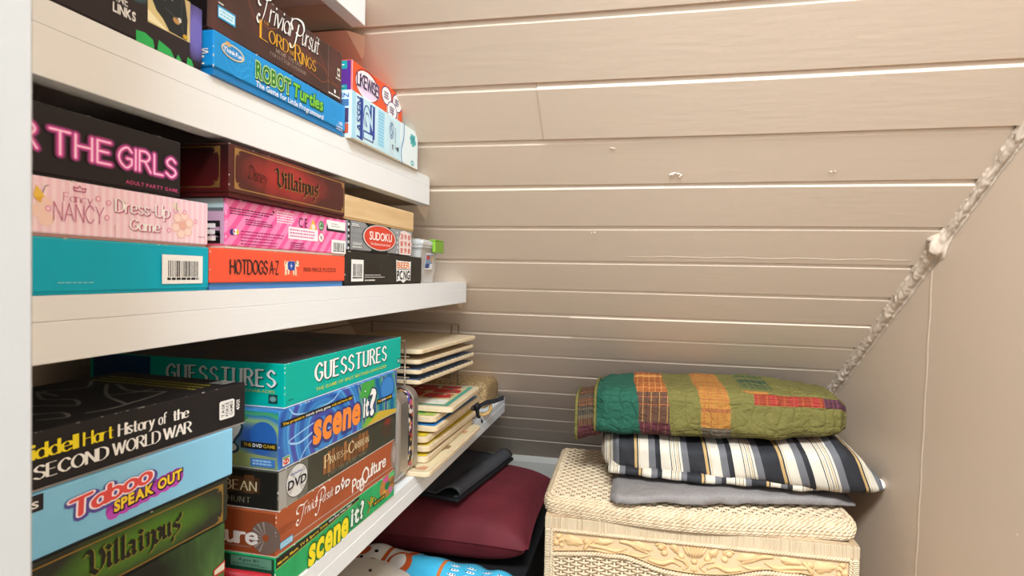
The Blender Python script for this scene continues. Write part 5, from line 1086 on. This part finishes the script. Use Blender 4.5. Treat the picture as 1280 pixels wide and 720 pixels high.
# ------------------------------------------------------------------ bedding
def lerp_tab(tab, t):
    for (a, *va), (c, *vc) in zip(tab, tab[1:]):
        if t <= c: f = (t-a)/(c-a); f = f*f*(3-2*f); return [x+(y-x)*f for x, y in zip(va, vc)]
    return list(tab[-1][1:])
def fold(tab, x0, x1, nu, nv, p, wr, seed, matf, mats, warp=None, slant=0, fz=2.0):
    """a folded cloth: cross-sections (y front, y back, z bottom, z top) along x"""
    b = MB(); vs = []; fs = []; uv = []; mi = []
    for i in range(nu+1):
        t = i/nu
        for j in range(nv+1):
            a = 2*math.pi*((j % nv)/nv-.5); yf, yb, zb, zt_ = lerp_tab(tab, t); cy, cz, hy, hz = (yf+yb)/2, (zb+zt_)/2, (yb-yf)/2, (zt_-zb)/2
            c, s_ = math.cos(a), math.sin(a)     # a=0 front, pi/2 top
            y = cy-hy*sgp(c, p); z = cz+hz*sgp(s_, p); x = x0+(x1-x0)*t+slant*t*(z-cz)
            n = wr*nz3(x*13, y*9+seed, z*11)+wr*.6*nz3(x*34, y*25+seed, z*30)+wr*.25*nz3(x*90, y*60+seed, z*90)
            k = .35 if s_ < -.8 else 1
            vs.append((x, y-c*n*1.2*k, z+s_*n*k)); uv.append((t, j/nv))
    for i in range(nu):
        for j in range(nv): fs.append((i*(nv+1)+j, (i+1)*(nv+1)+j, (i+1)*(nv+1)+j+1, i*(nv+1)+j+1)); mi.append(matf((i+.5)/nu, ((j+.5)/nv-.5) % 1))
    for (i, sgn) in ((0, 1), (nu, -1)):
        fs.append(tuple(i*(nv+1)+j for j in range(nv))); mi.append(matf(i/nu, .1))
    b.v = [tuple(q) for q in vs]; b.f = [list(f) for f in fs]; b.mats = list(mats); b.mi = mi; b.sm = [True]*len(fs); b.uv = uv
    return b
# grey sheet
m_gs = NT('grey_cotton', .8); o_ = m_gs.obj(); m_gs.col(m_gs.ramp(m_gs.noise(o_, 260, 2, 0, (1, 1, 1)), [(.3, '#7b736e'), (.7, '#897f7a')])); m_gs.bump(m_gs.noise(o_, 22, 4, .8, (1, 2, 2)), .45, .004); m_gs = m_gs.m
zl = -.4368
o = thing('folded_sheet', 'folded grey cotton sheet lying directly on the wicker chest lid', 'bedding', (.17, 1.27, zl))
L0 = Vector((.17, 1.27, zl))
def loc_tab(tab): return [(t, a-L0.y, c-L0.y, d-L0.z, e-L0.z) for t, a, c, d, e in tab]
b = fold(loc_tab([(0, 1.150, 1.37, zl, zl+.016), (.03, 1.134, 1.385, zl, zl+.022), (.25, 1.155, 1.40, zl, zl+.026), (.6, 1.200, 1.42, zl, zl+.026), (.9, 1.228, 1.42, zl, zl+.024), (1, 1.250, 1.41, zl, zl+.008)]), -.050-L0.x, .412-L0.x, 120, 48, .45, .005, 2, lambda u, v: 0, [m_gs]); b.build('sheet', o)
# striped comforter: dark, tan, cream, greys repeating along its length
m_st = NT('striped_cotton', .75); uvn = m_st.uv(); sp_ = m_st.n('ShaderNodeSeparateXYZ'); m_st.l(uvn, sp_.inputs[0])
wob = m_st.math('MULTIPLY', m_st.math('SUBTRACT', m_st.noise(m_st.obj(), 6, 2), .5), .02)
fr_ = m_st.math('FRACT', m_st.math('MULTIPLY', m_st.math('ADD', m_st.math('SUBTRACT', sp_.outputs[0], .069), wob), 3.82))
CRM, TAN, DKG, GRY = '#c6b8a5', '#b08d5a', '#252325', '#635f60'
seq = [(0, DKG), (.225, TAN), (.262, DKG), (.285, CRM), (.30, TAN), (.308, CRM), (.43, GRY), (.53, DKG), (.605, CRM), (.745, DKG), (.755, CRM), (.775, TAN), (.785, CRM), (.805, DKG), (.815, CRM), (.838, TAN), (.848, CRM), (.865, DKG), (.875, CRM), (.905, GRY)]
m_st.col(m_st.ramp(fr_, seq, True)); m_st.bump(m_st.noise(m_st.obj(), 20, 4, .7, (2.5, 1, 1)), .45, .005); m_st = m_st.m
o = thing('striped_comforter', 'folded comforter with black, cream, grey and tan stripes, middle of the bedding pile', 'bedding', (.19, 1.31, -.405)); L0 = Vector((.19, 1.31, -.405))
tab = [(0, 1.275, 1.36, -.385, -.345), (.02, 1.252, 1.385, -.403, -.335), (.08, 1.218, 1.40, -.403, -.329), (.3, 1.208, 1.415, -.403, -.328), (.55, 1.203, 1.415, -.403, -.324), (.75, 1.196, 1.42, -.403, -.314), (.87, 1.196, 1.41, -.403, -.302), (.93, 1.205, 1.40, -.402, -.318), (.98, 1.215, 1.37, -.396, -.356), (1, 1.235, 1.31, -.392, -.372)]
b = fold(loc_tab(tab), -.076-L0.x, .452-L0.x, 150, 64, .5, .005, 9, lambda u, v: 0, [m_st], slant=-.42); b.build('outer_fold', o)
tab = [(0, 1.215, 1.36, -.4070, -.385), (.3, 1.196, 1.38, -.4060, -.380), (.7, 1.205, 1.40, -.4060, -.382), (1, 1.23, 1.38, -.4065, -.387)]
b = fold(loc_tab(tab), -.058-L0.x, .405-L0.x, 90, 40, .6, .005, 15, lambda u, v: 0, [m_st]); b.build('inner_fold', o)
b = MB(); b.sphere((.452-L0.x, 1.245-L0.y, -.386-L0.z), (.007, .016, .010), M('#ddd3c6', .8), 10, 8); b.build('corner_tuft', o)
# patchwork quilt
def cloth(name, base, plaid=()):
    t = NT(name, .85); c = None; uvn = t.uv(); s_ = t.n('ShaderNodeSeparateXYZ'); t.l(uvn, s_.inputs[0]); o_ = t.obj()
    c = t.mix(t.math('MULTIPLY', t.noise(o_, 300, 2), .25), base, '#2a2418' if plaid else '#4a4a28')
    for ax, fr, lo, hi, colr, al in plaid:
        f = t.math('FRACT', t.math('MULTIPLY', s_.outputs[ax], fr)); m_ = t.math('MULTIPLY', t.math('MULTIPLY', t.math('GREATER_THAN', f, lo), t.math('LESS_THAN', f, hi)), al); c = t.mix(m_, c, colr)
    # rows of stitching along and across, with puckers between
    mw = t.math('MULTIPLY', t.noise(o_, 24, 2), .09)
    w2 = t.math('ABSOLUTE', t.math('SINE', t.math('MULTIPLY', t.math('ADD', s_.outputs[1], mw), 66)))
    w1 = t.math('ABSOLUTE', t.math('SINE', t.math('MULTIPLY', t.math('ADD', s_.outputs[0], t.math('MULTIPLY', t.noise(o_, 18, 2), .10)), 60)))
    h = t.math('ADD', t.math('MULTIPLY', t.math('POWER', t.math('MINIMUM', w1, w2), .45), .42), t.math('MULTIPLY', t.noise(o_, 62, 4, 1.1), 1.3))
    t.col(c); t.bump(h, .9, .005); return t.m
Q = dict(olive=cloth('olive_cotton', '#6a602e'), teal=cloth('green_cotton', '#0f4f3e'), orange=cloth('orange_plaid', '#9c5526', [(1, 26, 0, .12, '#6e2f1e', .7), (0, 40, 0, .1, '#e0a45a', .5), (1, 19, .3, .4, '#d99a50', .6)]), brown=cloth('brown_plaid', '#5a3a2a', [(0, 30, 0, .1, '#b98a4a', .6), (1, 24, .4, .5, '#a85a32', .7), (0, 21, .5, .58, '#3a2a22', .7)]), maroon=cloth('maroon_plaid', '#56232a', [(0, 34, 0, .12, '#8a5a3a', .5), (1, 30, .2, .35, '#3a1a20', .6)]),
         gold=cloth('gold_plaid', '#a26c2d', [(1, 22, .1, .25, '#7a3a26', .6), (0, 38, 0, .15, '#9a4a2c', .5)]), umber=cloth('umber_plaid', '#4f4034', [(0, 44, 0, .2, '#2f4a36', .6), (1, 40, 0, .3, '#77604a', .5)]), red=cloth('red_plaid', '#842d1a', [(0, 13, .1, .45, '#8a1f22', .8), (1, 60, 0, .2, '#a85a30', .5), (0, 30, .6, .7, '#a85a30', .5)]), forest=cloth('forest_plaid', '#35452c', [(1, 60, .3, .5, '#a08a3a', .6), (0, 40, .2, .3, '#6a7a3c', .6)]), purple=cloth('purple_plaid', '#4a2430', [(0, 60, 0, .3, '#7a3a3a', .6), (1, 50, .3, .5, '#2f2a3a', .6)]))
QN = list(Q); QI = {k: i for i, k in enumerate(QN)}
def patches(u, v):
    vv = ((v+.25) % 1)-.25                     # 0 = front middle, .25 = top, -.25 = bottom
    w = u+.10*vv if u < .6 else u+.02*vv
    if w < .185: return QI['teal']
    if w < .31: return QI['orange'] if vv > .10 else (QI['brown'] if vv > -.015 else QI['maroon'])
    if w < .435: return QI['olive']
    if w < .55: return QI['gold'] if vv > -.03 else QI['umber']
    if vv > .165 and vv < .30 and .60 < u < .72: return QI['forest']
    if   .64 < w < 1.0 and .030 < vv < .120: return QI['purple'] if w > .90 else QI['red']
    if .61 < w < .70 and .120 <= vv < .145: return QI['gold']
    if vv < -.16: return QI['orange']
    return QI['olive']
o = thing('patchwork_quilt', 'folded patchwork quilt in olive, green and orange plaid on top of the bedding', 'bedding', (.14, 1.32, -.31)); L0 = Vector((.14, 1.32, -.31))
tab = [(0, 1.212, 1.37, -.325, -.229), (.05, 1.203, 1.39, -.3255, -.222), (.2, 1.197, 1.405, -.3245, -.217), (.45, 1.195, 1.410, -.321, -.212), (.7, 1.192, 1.412, -.314, -.212), (.88, 1.195, 1.405, -.303, -.214), (.96, 1.205, 1.40, -.298, -.219), (1, 1.228, 1.38, -.290, -.234)]
b = fold(loc_tab(tab), -.088-L0.x, .384-L0.x, 200, 120, .5, .0050, 21, patches, [Q[k] for k in QN]); b.build('outer_fold', o)
# piping around the open left end, and the layer folded inside it
def sec(tab, t, x, n=60, grow=0, p=.5):
    yf, yb, zb, zt_ = lerp_tab(tab, t); cy, cz, hy, hz = (yf+yb)/2, (zb+zt_)/2, (yb-yf)/2+grow, (zt_-zb)/2+grow
    return [(x, cy-hy*sgp(math.cos(6.283*k/n), p), cz+hz*sgp(math.sin(6.283*k/n), p)) for k in range(n)]
b = MB(); b.tube(sec(loc_tab(tab), 0, -.088-L0.x, grow=.001), .0032, Q['olive'], 8, True); b.build('piping', o)
tab2 = [(0, 1.232, 1.36, -.350, -.252), (.45, 1.222, 1.37, -.338, -.246), (.7, 1.22, 1.37, -.325, -.244), (1, 1.22, 1.37, -.322, -.243)]
b = fold(loc_tab(tab2), -.128-L0.x, -.04-L0.x, 40, 64, .5, .004, 31, lambda u, v: (QI['umber'] if (v*7) % 1 < .3 else QI['brown']) if (((v+.25) % 1)-.25) > -.02 else QI['maroon'], [Q[k] for k in QN]); b.build('inner_fold', o)
b = MB(); b.tube(sec(loc_tab(tab2), 0, -.128-L0.x, grow=.001), .0034, Q['olive'], 8, True); b.build('inner_piping', o)
